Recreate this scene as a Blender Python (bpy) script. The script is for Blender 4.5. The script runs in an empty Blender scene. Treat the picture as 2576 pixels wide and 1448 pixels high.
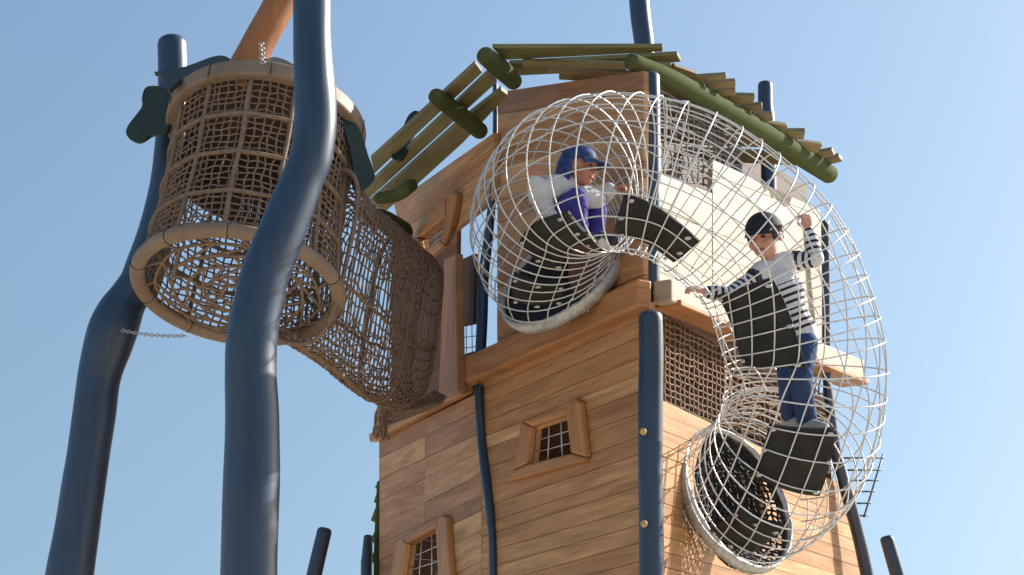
import bpy, math, random
import numpy as np
from mathutils import Vector, Matrix, noise

random.seed(11)
rnd = random.Random(5)
R = math.radians
scene = bpy.context.scene
COL = scene.collection

# ------------------------------------------------------------------ camera
FPX, CX, CY = 4025.0, 1288.0, 723.8          # focal length and centre of a 2576 px wide frame
PITCH = R(16.0)
CAM = Vector((0, 0, 1.5))
CP, SP = math.cos(PITCH), math.sin(PITCH)


def ray(px, py):
    u = (px - CX) / FPX
    v = (CY - py) / FPX
    return Vector((u, CP - v * SP, SP + v * CP))


def at(px, py, Y):
    d = ray(px, py)
    return CAM + d * (Y / d.y)


def at_z(px, py, z):
    d = ray(px, py)
    return CAM + d * ((z - CAM.z) / d.z)


def depth(p):
    q = p - CAM
    return q.y * CP + q.z * SP


def proj(p):
    q = p - CAM
    d = depth(p)
    return (CX + FPX * q.x / d, CY - FPX * (-q.y * SP + q.z * CP) / d)


def mpp(p):
    return depth(p) / FPX                      # metres per pixel at p


def crop(ox, oy, s):
    return lambda x, y: ((ox + s * x) / 1.49068, (oy + s * y) / 1.49068)


cam_data = bpy.data.cameras.new("camera")
cam_data.sensor_width = 36.0
cam_data.lens = 36.0 * FPX / 2576.0
cam_data.clip_end = 3000
cam = bpy.data.objects.new("camera", cam_data)
COL.objects.link(cam)
cam.location = CAM
cam.rotation_euler = (math.pi / 2 + PITCH, 0, 0)
scene.camera = cam


# ------------------------------------------------------------------ mesh builder
class MB:
    def __init__(self):
        self.v, self.f, self.sm, self.tint, self.uv = [], [], [], [], []

    def face(self, idx, smooth=False, tint=0.5, uv=None):
        self.f.append(tuple(idx)); self.sm.append(smooth); self.tint.append(tint); self.uv.append(uv)

    def prism(self, poly, off, tint=0.5, uv=None):
        """poly: list of Vectors, off: extrusion Vector"""
        n = len(poly); b = len(self.v)
        self.v += [Vector(p) for p in poly] + [Vector(p) + off for p in poly]
        nrm = Vector((0, 0, 0))
        for i in range(n):
            nrm += poly[i].cross(poly[(i + 1) % n])
        fl = nrm.dot(off) > 0
        u2 = uv
        a = list(range(b, b + n)); c = list(range(b + n, b + 2 * n))
        ua = uv[:] if uv else None
        self.face(a[::-1] if fl else a, False, tint, (ua[::-1] if fl else ua) if uv else None)
        self.face(c if fl else c[::-1], False, tint, (ua if fl else ua[::-1]) if uv else None)
        for i in range(n):
            j = (i + 1) % n
            q = [a[i], a[j], c[j], c[i]]
            uq = [uv[i], uv[j], uv[j], uv[i]] if uv else None
            if not fl:
                q = q[::-1]; uq = uq[::-1] if uq else None
            self.face(q, False, tint, uq)

    def bar(self, p, q, w, t, wdir, tint=0.5):
        """straight board from p to q, width w along wdir, thickness t"""
        ax = (q - p).normalized()
        wd = (wdir - ax * wdir.dot(ax)).normalized()
        td = ax.cross(wd)
        L = (q - p).length
        o = rnd.random() * 9
        poly = [p - wd * w / 2 - td * t / 2, p + wd * w / 2 - td * t / 2, p + wd * w / 2 + td * t / 2, p - wd * w / 2 + td * t / 2]
        b = len(self.v)
        self.v += poly + [x + ax * L for x in poly]
        self.face((b + 3, b + 2, b + 1, b), False, tint, [(o, o), (o, o + w), (o + t, o + w), (o + t, o)])
        self.face((b + 4, b + 5, b + 6, b + 7), False, tint, [(o, o), (o, o + w), (o + t, o + w), (o + t, o)])
        for i in range(4):
            j = (i + 1) % 4
            ww = w if i % 2 == 0 else t
            self.face((b + i, b + j, b + 4 + j, b + 4 + i), False, tint, [(o, o), (o, o + ww), (o + L, o + ww), (o + L, o)])

    def tube(self, pts, r, sides=5, closed=False, caps=True, smooth=True, tint=0.5, wob=0.0, flat=None):
        P = np.array([tuple(p) for p in pts], float)
        n = len(P)
        if np.isscalar(r):
            r = np.full(n, r)
        T = np.roll(P, -1, 0) - np.roll(P, 1, 0)
        if not closed:
            T[0] = P[1] - P[0]; T[-1] = P[-1] - P[-2]
        T /= np.maximum(np.linalg.norm(T, axis=1, keepdims=True), 1e-9)
        a = np.array([0, 0, 1.0]) if abs(T[0][2]) < .9 else np.array([1.0, 0, 0])
        if flat is not None:
            a = np.array(flat)
        N = np.zeros_like(P)
        x = a - T[0] * a.dot(T[0]); N[0] = x / np.linalg.norm(x)
        for i in range(1, n):
            x = N[i - 1] - T[i] * N[i - 1].dot(T[i])
            N[i] = x / max(np.linalg.norm(x), 1e-9)
        B = np.cross(T, N)
        b = len(self.v)
        ang = np.linspace(0, 2 * math.pi, sides, endpoint=False)
        Lc = 0.0
        for i in range(n):
            for k, t in enumerate(ang):
                rr = r[i]
                q = P[i] + rr * (N[i] * math.cos(t) + B[i] * math.sin(t))
                if wob:
                    qv = Vector(q)
                    rr *= 1 + wob * noise.noise(Vector((qv.x * 5, qv.y * 5, qv.z * 2.2)))+ .4*wob * noise.noise(Vector((qv.x * 19, qv.y * 19, qv.z * 5)))
                    q = P[i] + rr * (N[i] * math.cos(t) + B[i] * math.sin(t))
                self.v.append(Vector(q))
        m = n if closed else n - 1
        shift = 0
        if closed:                       # align the seam
            best = 1e9
            for s in range(sides):
                d = (self.v[b + s] - self.v[b + (n - 1) * sides]).length
                if d < best:
                    best, shift = d, s
        for i in range(m):
            i2 = (i + 1) % n
            sh = shift if (closed and i == n - 1) else 0
            for k in range(sides):
                k2 = (k + 1) % sides
                self.face((b + i * sides + k, b + i * sides + k2, b + i2 * sides + (k2 + sh) % sides, b + i2 * sides + (k + sh) % sides), smooth, tint)
        if caps and not closed:
            self.face([b + k for k in range(sides)][::-1], False, tint)
            self.face([b + (n - 1) * sides + k for k in range(sides)], False, tint)

    def ellipsoid(self, c, rad, M=None, seg=16, rings=10, smooth=True, tint=.5):
        M = M or Matrix.Identity(3)
        b = len(self.v)
        c = Vector(c)
        for i in range(1, rings):
            th = math.pi * i / rings
            for k in range(seg):
                ph = 2 * math.pi * k / seg
                self.v.append(c + M @ Vector((rad[0] * math.sin(th) * math.cos(ph), rad[1] * math.sin(th) * math.sin(ph), rad[2] * math.cos(th))))
        t = len(self.v); self.v.append(c + M @ Vector((0, 0, rad[2])))
        u = len(self.v); self.v.append(c - M @ Vector((0, 0, rad[2])))
        for i in range(rings - 2):
            for k in range(seg):
                k2 = (k + 1) % seg
                self.face((b + i * seg + k, b + (i + 1) * seg + k, b + (i + 1) * seg + k2, b + i * seg + k2), smooth, tint)
        for k in range(seg):
            k2 = (k + 1) % seg
            self.face((t, b + k, b + k2), smooth, tint)
            self.face((u, b + (rings - 2) * seg + k2, b + (rings - 2) * seg + k), smooth, tint)

    def capsule(self, p, q, r0, r1, sides=14):
        p, q = Vector(p), Vector(q)
        ax = (q - p)
        L = max(ax.length, 1e-6); ax = ax / L
        pts, rs = [], []
        for a in (-80, -55, -28, 0):
            pts.append(p + ax * (r0 * math.sin(R(a)))); rs.append(r0 * math.cos(R(a)))
        for t in (.25, .5, .75):
            pts.append(p.lerp(q, t)); rs.append(r0 + (r1 - r0) * t)
        for a in (0, 28, 55, 80):
            pts.append(q + ax * (r1 * math.sin(R(a)))); rs.append(r1 * math.cos(R(a)))
        self.tube(pts, np.array(rs), sides)

    def sheet(self, G, thick_fn, smooth=True, tint=.5):
        """grid of points G[i][j] given thickness by offset thick_fn(i,j)"""
        n, m = len(G), len(G[0]); b = len(self.v)
        for i in range(n):
            for j in range(m):
                self.v.append(Vector(G[i][j]))
        for i in range(n):
            for j in range(m):
                self.v.append(Vector(G[i][j]) + thick_fn(i, j))
        o = n * m
        I = lambda i, j: b + i * m + j
        for i in range(n - 1):
            for j in range(m - 1):
                self.face((I(i, j), I(i + 1, j), I(i + 1, j + 1), I(i, j + 1)), smooth, tint)
                self.face((o + I(i, j), o + I(i, j + 1), o + I(i + 1, j + 1), o + I(i + 1, j)), smooth, tint)
        for i in range(n - 1):
            for j in (0, m - 1):
                self.face((I(i, j), I(i + 1, j), o + I(i + 1, j), o + I(i, j)), False, tint)
        for j in range(m - 1):
            for i in (0, n - 1):
                self.face((I(i, j), I(i, j + 1), o + I(i, j + 1), o + I(i, j)), False, tint)

    def build(self, name, mat, parent=None, base=None, bevel=0, recalc=False):
        org = BASE[parent.name] if parent is not None else Vector(base if base is not None else (0, 0, 0))
        me = bpy.data.meshes.new(name)
        me.from_pydata([tuple(p - org) for p in self.v], [], self.f)
        me.polygons.foreach_set("use_smooth", self.sm)
        at_ = me.attributes.new("tint", 'FLOAT', 'FACE')
        at_.data.foreach_set("value", self.tint)
        if any(u is not None for u in self.uv):
            ul = me.uv_layers.new(name="UVMap")
            flat = []
            for f, u in zip(self.f, self.uv):
                flat += [c for p in (u or [(0, 0)] * len(f)) for c in p]
            ul.data.foreach_set("uv", flat)
        if recalc:
            import bmesh
            bm = bmesh.new(); bm.from_mesh(me)
            bmesh.ops.recalc_face_normals(bm, faces=bm.faces[:])
            bm.to_mesh(me); bm.free()
        me.materials.append(mat)
        me.update()
        ob = bpy.data.objects.new(name, me)
        COL.objects.link(ob)
        if parent is not None:
            ob.parent = parent
        else:
            ob.location = org
        BASE[ob.name] = org
        if bevel:
            md = ob.modifiers.new("bevel", 'BEVEL')
            md.width = bevel; md.segments = 2; md.limit_method = 'ANGLE'
        return ob


BASE = {}


def thing(name, label, cat, base, group=None):
    o = bpy.data.objects.new(name, None)
    o.empty_display_size = .2
    COL.objects.link(o)
    o.location = base
    BASE[o.name] = Vector(base)
    return tag(o, label, cat, group)


def tag(o, label, cat, group=None):
    o["label"] = label; o["category"] = cat
    if group:
        o["group"] = group
    return o


def spline(pts, sub=8):
    """Catmull-Rom through tuples of any length"""
    P = np.array([tuple(p) for p in pts], float)
    P = np.vstack([2 * P[0] - P[1], P, 2 * P[-1] - P[-2]])
    out = []
    for i in range(1, len(P) - 2):
        for k in range(sub):
            t = k / sub
            a, b, c, d = P[i - 1], P[i], P[i + 1], P[i + 2]
            out.append(.5 * (2 * b + (c - a) * t + (2 * a - 5 * b + 4 * c - d) * t * t + (3 * b - a - 3 * c + d) * t ** 3))
    out.append(P[-2])
    return np.array(out)


# ------------------------------------------------------------------ materials
def newmat(name):
    m = bpy.data.materials.new(name); m.use_nodes = True
    nt = m.node_tree
    return m, nt, nt.nodes["Principled BSDF"]


def N(nt, typ, **kw):
    n = nt.nodes.new(typ)
    for k, v in kw.items():
        if k in n.inputs.keys():
            n.inputs[k].default_value = v
        else:
            setattr(n, k, v)
    return n


def ramp(nt, stops):
    r = nt.nodes.new("ShaderNodeValToRGB")
    el = r.color_ramp.elements
    while len(el) < len(stops):
        el.new(.5)
    for e, (p, c) in zip(el, stops):
        e.position = p; e.color = (*c, 1)
    return r


def mix(nt, fac, a, b, blend='MIX'):
    m = nt.nodes.new("ShaderNodeMix"); m.data_type = 'RGBA'; m.blend_type = blend
    for sock, val in ((m.inputs[0], fac), (m.inputs[6], a), (m.inputs[7], b)):
        if hasattr(val, "links"):
            nt.links.new(val, sock)
        elif isinstance(val, (int, float)):
            sock.default_value = val
        else:
            sock.default_value = (*val, 1)
    return m.outputs[2]


def wood(name, cols, rough=.6, grain=1.0, uvbased=True):
    m, nt, bs = newmat(name)
    L = nt.links.new
    tc = N(nt, "ShaderNodeTexCoord")
    att = N(nt, "ShaderNodeAttribute", attribute_name="tint")
    src = tc.outputs["UV"] if uvbased else tc.outputs["Object"]
    mp = N(nt, "ShaderNodeMapping"); mp.inputs["Scale"].default_value = (2.2, 46, 46) if uvbased else (30, 30, 2.5)
    add = N(nt, "ShaderNodeVectorMath", operation='ADD')
    sc = N(nt, "ShaderNodeVectorMath", operation='SCALE'); sc.inputs["Scale"].default_value = 37
    cmb = N(nt, "ShaderNodeCombineXYZ"); 
    L(att.outputs["Fac"], cmb.inputs[0]); L(att.outputs["Fac"], cmb.inputs[1]); L(att.outputs["Fac"], cmb.inputs[2])
    L(cmb.outputs[0], sc.inputs[0]); L(src, add.inputs[0]); L(sc.outputs[0], add.inputs[1])
    L(add.outputs[0], mp.inputs[0])
    n1 = N(nt, "ShaderNodeTexNoise"); n1.inputs["Scale"].default_value = 1.0; n1.inputs["Detail"].default_value = 6; n1.inputs["Roughness"].default_value = .65; n1.inputs["Distortion"].default_value = .6
    L(mp.outputs[0], n1.inputs["Vector"])
    mp2 = N(nt, "ShaderNodeMapping"); mp2.inputs["Scale"].default_value = (1.3, 9, 9) if uvbased else (6, 6, 1.2)
    L(add.outputs[0], mp2.inputs[0])
    n2 = N(nt, "ShaderNodeTexNoise"); n2.inputs["Scale"].default_value = 1.0; n2.inputs["Detail"].default_value = 4; n2.inputs["Distortion"].default_value = 1.0
    L(mp2.outputs[0], n2.inputs["Vector"])
    rp = ramp(nt, [(0.0, cols[0]), (.45, cols[1]), (1.0, cols[2])])
    L(att.outputs["Fac"], rp.inputs[0])
    g = ramp(nt, [(.3, (.5, .46, .42)), (.62, (1.08, 1.06, 1.04))]); L(n1.outputs[0], g.inputs[0])
    c1 = mix(nt, .68 * grain, rp.outputs[0], g.outputs[0], 'MULTIPLY')
    g2 = ramp(nt, [(.32, (.62, .52, .46)), (.65, (1.12, 1.1, 1.08))]); L(n2.outputs[0], g2.inputs[0])
    c2 = mix(nt, .7 * grain, c1, g2.outputs[0], 'MULTIPLY')
    if uvbased:
        vm = N(nt, "ShaderNodeMapping"); vm.inputs["Scale"].default_value = (1.9, 7.5, 7.5)
        L(add.outputs[0], vm.inputs[0])
        vo = N(nt, "ShaderNodeTexVoronoi"); vo.inputs["Scale"].default_value = 1.0; L(vm.outputs[0], vo.inputs["Vector"])
        kr = ramp(nt, [(.03, (1, 1, 1)), (.085, (0, 0, 0))]); L(vo.outputs["Distance"], kr.inputs[0])
        km = N(nt, "ShaderNodeMath", operation='MULTIPLY'); km.inputs[1].default_value = .55; L(kr.outputs[0], km.inputs[0])
        c2 = mix(nt, km.outputs[0], c2, (.07, .03, .015))
    L(c2, bs.inputs["Base Color"])
    bs.inputs["Roughness"].default_value = rough
    bs.inputs["Specular IOR Level"].default_value = .3
    bp = N(nt, "ShaderNodeBump"); bp.inputs["Strength"].default_value = .25; bp.inputs["Distance"].default_value = .004
    L(n1.outputs[0], bp.inputs["Height"]); L(bp.outputs[0], bs.inputs["Normal"])
    return m


def paint(name, a, b, rough=.45, spec=.5, streak=True, scale=(9, 9, 1.2)):
    m, nt, bs = newmat(name)
    L = nt.links.new
    tc = N(nt, "ShaderNodeTexCoord")
    mp = N(nt, "ShaderNodeMapping"); mp.inputs["Scale"].default_value = scale
    L(tc.outputs["Object"], mp.inputs[0])
    n = N(nt, "ShaderNodeTexNoise"); n.inputs["Scale"].default_value = 2.2; n.inputs["Detail"].default_value = 7; n.inputs["Roughness"].default_value = .62
    L(mp.outputs[0], n.inputs["Vector"])
    rp = ramp(nt, [(.3, a), (.7, b)]); L(n.outputs[0], rp.inputs[0])
    mp3 = N(nt, "ShaderNodeMapping"); mp3.inputs["Scale"].default_value = tuple(q * 1.6 for q in scale)
    L(tc.outputs["Object"], mp3.inputs[0])
    n3 = N(nt, "ShaderNodeTexNoise"); n3.inputs["Scale"].default_value = 2.0; n3.inputs["Detail"].default_value = 9; n3.inputs["Roughness"].default_value = .75
    L(mp3.outputs[0], n3.inputs["Vector"])
    sc3 = ramp(nt, [(.60, (0, 0, 0)), (.72, (1, 1, 1))]); L(n3.outputs[0], sc3.inputs[0])
    f3 = N(nt, "ShaderNodeMath", operation='MULTIPLY'); f3.inputs[1].default_value = .55; L(sc3.outputs[0], f3.inputs[0])
    col = mix(nt, f3.outputs[0], rp.outputs[0], tuple(min(1, x * 1.9 + .025) for x in b))
    L(col, bs.inputs["Base Color"])
    rr = N(nt, "ShaderNodeMapRange"); rr.inputs[3].default_value = rough - .1; rr.inputs[4].default_value = rough + .15
    L(n.outputs[0], rr.inputs[0]); L(rr.outputs[0], bs.inputs["Roughness"])
    bs.inputs["Specular IOR Level"].default_value = spec
    bp = N(nt, "ShaderNodeBump"); bp.inputs["Strength"].default_value = .5; bp.inputs["Distance"].default_value = .008
    L(n.outputs[0], bp.inputs["Height"]); L(bp.outputs[0], bs.inputs["Normal"])
    return m


def plain(name, c, rough=.6, metallic=0.0, var=.15, spec=.5, scale=30):
    m, nt, bs = newmat(name)
    L = nt.links.new
    tc = N(nt, "ShaderNodeTexCoord")
    n = N(nt, "ShaderNodeTexNoise"); n.inputs["Scale"].default_value = scale; n.inputs["Detail"].default_value = 5
    L(tc.outputs["Object"], n.inputs["Vector"])
    rp = ramp(nt, [(.25, tuple(x * (1 - var) for x in c)), (.75, tuple(min(1, x * (1 + var)) for x in c))])
    L(n.outputs[0], rp.inputs[0]); L(rp.outputs[0], bs.inputs["Base Color"])
    bs.inputs["Roughness"].default_value = rough; bs.inputs["Metallic"].default_value = metallic
    bs.inputs["Specular IOR Level"].default_value = spec
    return m


M = {}
M['plank'] = wood("larch_planks", [(.39, .205, .098), (.53, .285, .128), (.68, .41, .195)], .55)
M['pale_plank'] = wood("sunlit_pale_planks", [(.31, .25, .18), (.38, .315, .235), (.46, .39, .30)], .55, .6)  # glare of direct sun put into the pale board colour
M['orange_wood'] = wood("oiled_beam_wood", [(.42, .20, .082), (.48, .235, .096), (.53, .265, .11)], .5, .8)
M['log_wood'] = wood("debarked_log", [(.29, .125, .05), (.33, .145, .058), (.37, .165, .066)], .5, .7, False)
M['green_wood'] = wood("green_stained_wood", [(.20, .205, .095), (.245, .215, .105), (.26, .20, .12)], .55, .8)
M['green_log'] = paint("green_stained_log", (.062, .080, .033), (.088, .102, .043), .8, .04, scale=(3, 3, 3))
M['blue'] = paint("blue_grey_stain", (.003, .019, .052), (.009, .033, .072), .5, .02)
for n_ in M['blue'].node_tree.nodes:
    if n_.type == 'BSDF_PRINCIPLED':
        n_.inputs["Coat Weight"].default_value = 1.0; n_.inputs["Coat Roughness"].default_value = .39; n_.inputs["Coat IOR"].default_value = 1.68
M['leaf'] = paint("dark_green_panel", (.014, .028, .025), (.024, .042, .036), .55, .3, scale=(3, 3, 3))
M['ring'] = wood("tan_ring_wood", [(.225, .16, .11), (.255, .185, .13), (.29, .21, .15)], .55, .5, False)
M['rope'] = plain("brown_rope", (.215, .15, .112), .85, var=.35, spec=.15, scale=60)
M['grey_rope'] = plain("grey_rope", (.16, .16, .16), .7, var=.4, spec=.3, scale=40)
M['black_rope'] = plain("black_rope", (.02, .02, .02), .7, var=.4, spec=.3, scale=40)
M['rope_pale'] = plain("tan_rope", (.22, .15, .105), .8, var=.25, spec=.2, scale=40)
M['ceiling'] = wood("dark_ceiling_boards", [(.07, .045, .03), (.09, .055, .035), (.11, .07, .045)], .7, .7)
M['dark_inside'] = wood("shade_toned_boards", [(.10, .05, .03), (.13, .065, .035), (.16, .08, .045)], .7, .7)  # darkened board tone, interior shade put into the colour
M['wire'] = plain("steel_wire", (.66, .65, .63), .32, .35, .1, .6)
M['grate'] = plain("thin_steel_rod", (.55, .56, .58), .35, .3, .1, .6)
M['dark_wire'] = plain("grey_steel_wire", (.10, .12, .13), .45, .4, .15)
M['rubber'] = plain("black_rubber_plate", (.021, .020, .019), .7, 0, .55, .3, 9)
M['clip'] = plain("galvanised_clip", (.45, .44, .42), .4, .5, .2)
M['collar'] = plain("grey_collar_sleeve", (.42, .42, .42), .4, .3, .35, .5, 45)
M['chain'] = plain("galvanised_chain", (.42, .42, .41), .35, .6, .2)
M['brass'] = plain("yellow_bolt_cap", (.50, .34, .12), .5, 0, .2)
M['skin'] = plain("skin", (.58, .30, .21), .5, 0, .08, .4, 20)
M['skin_tan'] = plain("tanned_skin", (.42, .18, .115), .5, 0, .08, .4, 20)
for k_ in ('skin', 'skin_tan'):
    b_ = M[k_].node_tree.nodes["Principled BSDF"]
    b_.inputs["Subsurface Weight"].default_value = .25; b_.inputs["Subsurface Radius"].default_value = (.02, .008, .005); b_.inputs["Subsurface Scale"].default_value = .3
M['hair'] = plain("brown_hair", (.045, .026, .018), .55, 0, .35, .4, 90)
M['cap_black'] = plain("black_cap_cloth", (.014, .016, .02), .75, 0, .3, .3, 50)
M['cap_blue'] = plain("blue_cap_cloth", (.03, .055, .17), .7, 0, .7, .3, 28)
M['white_cloth'] = plain("pale_grey_cloth", (.52, .52, .52), .85, 0, .1, .2, 20)
M['purple'] = plain("violet_trousers_cloth", (.05, .042, .22), .8, 0, .2, .2, 25)
M['denim'] = plain("denim_cloth", (.035, .06, .14), .85, 0, .3, .2, 60)
M['shoe'] = plain("grey_shoe", (.30, .31, .31), .6, 0, .15)
M['dark_shoe'] = plain("dark_shoe", (.02, .025, .035), .6, 0, .15)
M['eye'] = plain("dark_eye", (.01, .008, .007), .2, 0, .1)
M['lip'] = plain("lip", (.40, .13, .11), .6, 0, .08, .2)
M['ground'] = plain("pale_sand", (.56, .47, .35), .9, 0, .15, .2, 3)


def striped():
    m, nt, bs = newmat("striped_jersey")
    L = nt.links.new
    a = N(nt, "ShaderNodeAttribute", attribute_name="along")
    s = N(nt, "ShaderNodeMath", operation='MULTIPLY'); s.inputs[1].default_value = 1 / .032
    f = N(nt, "ShaderNodeMath", operation='FRACT')
    g = N(nt, "ShaderNodeMath", operation='LESS_THAN'); g.inputs[1].default_value = .44
    b = N(nt, "ShaderNodeAttribute", attribute_name="banded")
    k = N(nt, "ShaderNodeMath", operation='GREATER_THAN'); k.inputs[1].default_value = .5
    mu = N(nt, "ShaderNodeMath", operation='MULTIPLY')
    L(a.outputs["Fac"], s.inputs[0]); L(s.outputs[0], f.inputs[0]); L(f.outputs[0], g.inputs[0])
    L(b.outputs["Fac"], k.inputs[0]); L(g.outputs[0], mu.inputs[0]); L(k.outputs[0], mu.inputs[1])
    c = mix(nt, mu.outputs[0], (.62, .62, .64), (.012, .013, .022))
    L(c, bs.inputs["Base Color"]); bs.inputs["Roughness"].default_value = .85
    return m


M['stripe'] = striped()

# ------------------------------------------------------------------ light and sky
SUN_AZ, SUN_EL = R(62), R(31)         # azimuth measured from +Y towards +X
sky = bpy.data.worlds.new("World"); scene.world = sky; sky.use_nodes = True
wn = sky.node_tree
bg = wn.nodes["Background"]
st = wn.nodes.new("ShaderNodeTexSky"); st.sky_type = 'NISHITA'; st.sun_disc = False
st.sun_elevation = SUN_EL; st.sun_rotation = SUN_AZ
st.air_density = 1.8; st.dust_density = 2.0; st.ozone_density = 4.0
wtc = wn.nodes.new("ShaderNodeTexCoord"); wmp = wn.nodes.new("ShaderNodeMapping")
wmp.inputs["Scale"].default_value = (1, 1, .6); wmp.inputs["Location"].default_value = (0, 0, .3)   # horizon haze thinned
wn.links.new(wtc.outputs["Generated"], wmp.inputs[0]); wn.links.new(wmp.outputs[0], st.inputs[0])
wn.links.new(st.outputs[0], bg.inputs[0]); bg.inputs[1].default_value = .1
sd = bpy.data.lights.new("sun", 'SUN'); sd.energy = 5.0; sd.angle = R(.5); sd.color = (1, .95, .88)
so = bpy.data.objects.new("sun", sd); COL.objects.link(so)
sdir = Vector((math.sin(SUN_AZ) * math.cos(SUN_EL), math.cos(SUN_AZ) * math.cos(SUN_EL), math.sin(SUN_EL)))
so.rotation_euler = sdir.to_track_quat('Z', 'Y').to_euler()
so.location = sdir * 30
vs = scene.view_settings
vs.view_transform = 'Standard'; vs.look = 'None'; vs.exposure = .75; vs.gamma = 1

g = MB()
g.v = [Vector(p) for p in ((-900, -900, 0), (900, -900, 0), (900, 900, 0), (-900, 900, 0))]
g.face((0, 1, 2, 3))
gr = g.build("ground", M['ground']); gr["kind"] = "structure"


# ------------------------------------------------------------------ wall planes
class Plane:
    def __init__(s, p, ang):
        s.p = Vector((p[0], p[1], 0)); a = R(ang)
        s.d = Vector((math.sin(a), math.cos(a), 0))
        sg = 1 if ang > 0 else -1
        s.n = Vector((sg * s.d.y, -sg * s.d.x, 0))        # outward, towards the viewer

    def hit(s, px, py, off=0.0):
        d = ray(px, py)
        t = (s.p + s.n * off - CAM).dot(s.n) / d.dot(s.n)
        return CAM + d * t

    def uv(s, v):
        return ((v - s.p).dot(s.d), v.z)

    def pt(s, u, z, off=0.0):
        return s.p + s.d * u + s.n * off + Vector((0, 0, z))


K0 = at(1637, 1000, 7.5)
PB = Plane(K0, -29.5)
PC = Plane(K0, 29.0)
J0 = PB.hit(1212, 1100)
PA = Plane(J0, -20.0)


def clip(poly, p, q, keep_left=True):
    out = []
    def side(x):
        v = (q[0] - p[0]) * (x[1] - p[1]) - (q[1] - p[1]) * (x[0] - p[0])
        return v if keep_left else -v
    n = len(poly)
    for i in range(n):
        a, b = poly[i], poly[(i + 1) % n]
        sa, sb = side(a), side(b)
        if sa >= 0:
            out.append(a)
        if (sa > 0 and sb < 0) or (sa < 0 and sb > 0):
            t = sa / (sa - sb)
            out.append((a[0] + (b[0] - a[0]) * t, a[1] + (b[1] - a[1]) * t))
    return out if len(out) > 2 else []


def area(poly):
    return .5 * sum(poly[i][0] * poly[(i + 1) % len(poly)][1] - poly[(i + 1) % len(poly)][0] * poly[i][1] for i in range(len(poly)))


def subtract(polys, hole):
    if area(hole) < 0:
        hole = hole[::-1]
    out = []
    for poly in polys:
        rest = poly
        n = len(hole)
        for i in range(n):
            p, q = hole[i], hole[(i + 1) % n]
            o = clip(rest, p, q, False)
            if o and abs(area(o)) > 1e-6:
                out.append(o)
            rest = clip(rest, p, q, True)
            if not rest:
                break
    return out


def plank_wall(name, pl, poly_px, top, bot, n, mat, parent, holes=(), th=.03, jit=.25, joints=(), poly_uv=None, holes_uv=(), seed=0):
    rr = random.Random(seed)
    mb = MB()
    poly = [pl.uv(pl.hit(*p)) for p in poly_px] if poly_px else list(poly_uv)
    if area(poly) < 0:
        poly = poly[::-1]
    hs = [[pl.uv(pl.hit(*p)) for p in h] for h in holes] + [list(h) for h in holes_uv]
    if poly_px:
        t0, t1 = [pl.uv(pl.hit(*p)) for p in top]
        b0, b1 = [pl.uv(pl.hit(*p)) for p in bot]
    else:
        (t0, t1), (b0, b1) = top, bot
    if t0[0] > t1[0]:
        t0, t1 = t1, t0
    if b0[0] > b1[0]:
        b0, b1 = b1, b0
    us = [0] + [(k + rr.uniform(-jit, jit)) / n for k in range(1, n)] + [1]
    us2 = [0] + [us[k] + rr.uniform(-jit, jit) * .5 / n for k in range(1, n)] + [1]
    lines = [((t0[0] + (b0[0] - t0[0]) * a, t0[1] + (b0[1] - t0[1]) * a), (t1[0] + (b1[0] - t1[0]) * b, t1[1] + (b1[1] - t1[1]) * b)) for a, b in zip(us, us2)]
    gap = .0016
    for k in range(n):
        a, b = lines[k], lines[k + 1]
        a2 = ((a[0][0], a[0][1] - gap), (a[1][0], a[1][1] - gap))
        b2 = ((b[0][0], b[0][1] + gap), (b[1][0], b[1][1] + gap))
        band = clip(clip(poly, *a2, False), *b2, True)
        if not band:
            continue
        cuts = [-99] + sorted(joints) + [99]
        for c in range(len(cuts) - 1):
            piece = clip(clip(band, (cuts[c] + .001, 0), (cuts[c] + .001, 1), False), (cuts[c + 1] - .001, 0), (cuts[c + 1] - .001, 1), True)
            if not piece:
                continue
            ps = [piece]
            for h in hs:
                ps = subtract(ps, h)
            tint = min(1, max(0, rr.gauss(.5, .25)))
            off = rr.uniform(0, .004)
            sl = (a[1][1] - a[0][1]) / (a[1][0] - a[0][0] + 1e-9)
            for q in ps:
                if abs(area(q)) < 2e-6:
                    continue
                uv = [(x, z - sl * x) for x, z in q]
                mb.prism([pl.pt(x, z, off) for x, z in q], pl.n * -(th), tint, uv)
    return mb.build(name, mat, parent)


def board(mb, pl, poly_px, off, th, tint=None):
    P = [pl.hit(*p, off) for p in poly_px]
    L = (P[1] - P[0]).normalized()
    # grain along the longest edge
    best = max(range(len(P)), key=lambda i: (P[(i + 1) % len(P)] - P[i]).length)
    ax = (P[(best + 1) % len(P)] - P[best]).normalized()
    ay = pl.n.cross(ax)
    uv = [(p.dot(ax), p.dot(ay)) for p in P]
    mb.prism(P, pl.n * th, rnd.random() if tint is None else tint, uv)


# ------------------------------------------------------------------ logs
def log_mesh(mb, pts, sides=28, sub=8, wob=.05, top_round=True, bot_round=True):
    """pts: (px, py, width_px, Y)"""
    rows = []
    for (x, y, w, Y) in pts:
        p = at(x, y, Y)
        rows.append((*p, w * .5 * mpp(p)))
    S = spline(rows, sub)
    P = [Vector(r[:3]) for r in S]; rs = list(S[:, 3])
    def rnd_end(P, rs):
        a = (P[0] - P[1]).normalized(); p0, r0 = P[0], rs[0]
        add, ar = [], []
        for ang in (85, 70, 50, 28):
            add.append(p0 + a * (.55 * r0 * math.sin(R(ang)))); ar.append(r0 * (.42 + .58 * math.cos(R(ang))) if ang < 85 else r0 * .3)
        return add + P, ar + rs
    if top_round:
        P, rs = rnd_end(P, rs)
    if bot_round:
        P, rs = rnd_end(P[::-1], rs[::-1])
    mb.tube(P, np.array(rs), sides, wob=wob)


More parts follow.
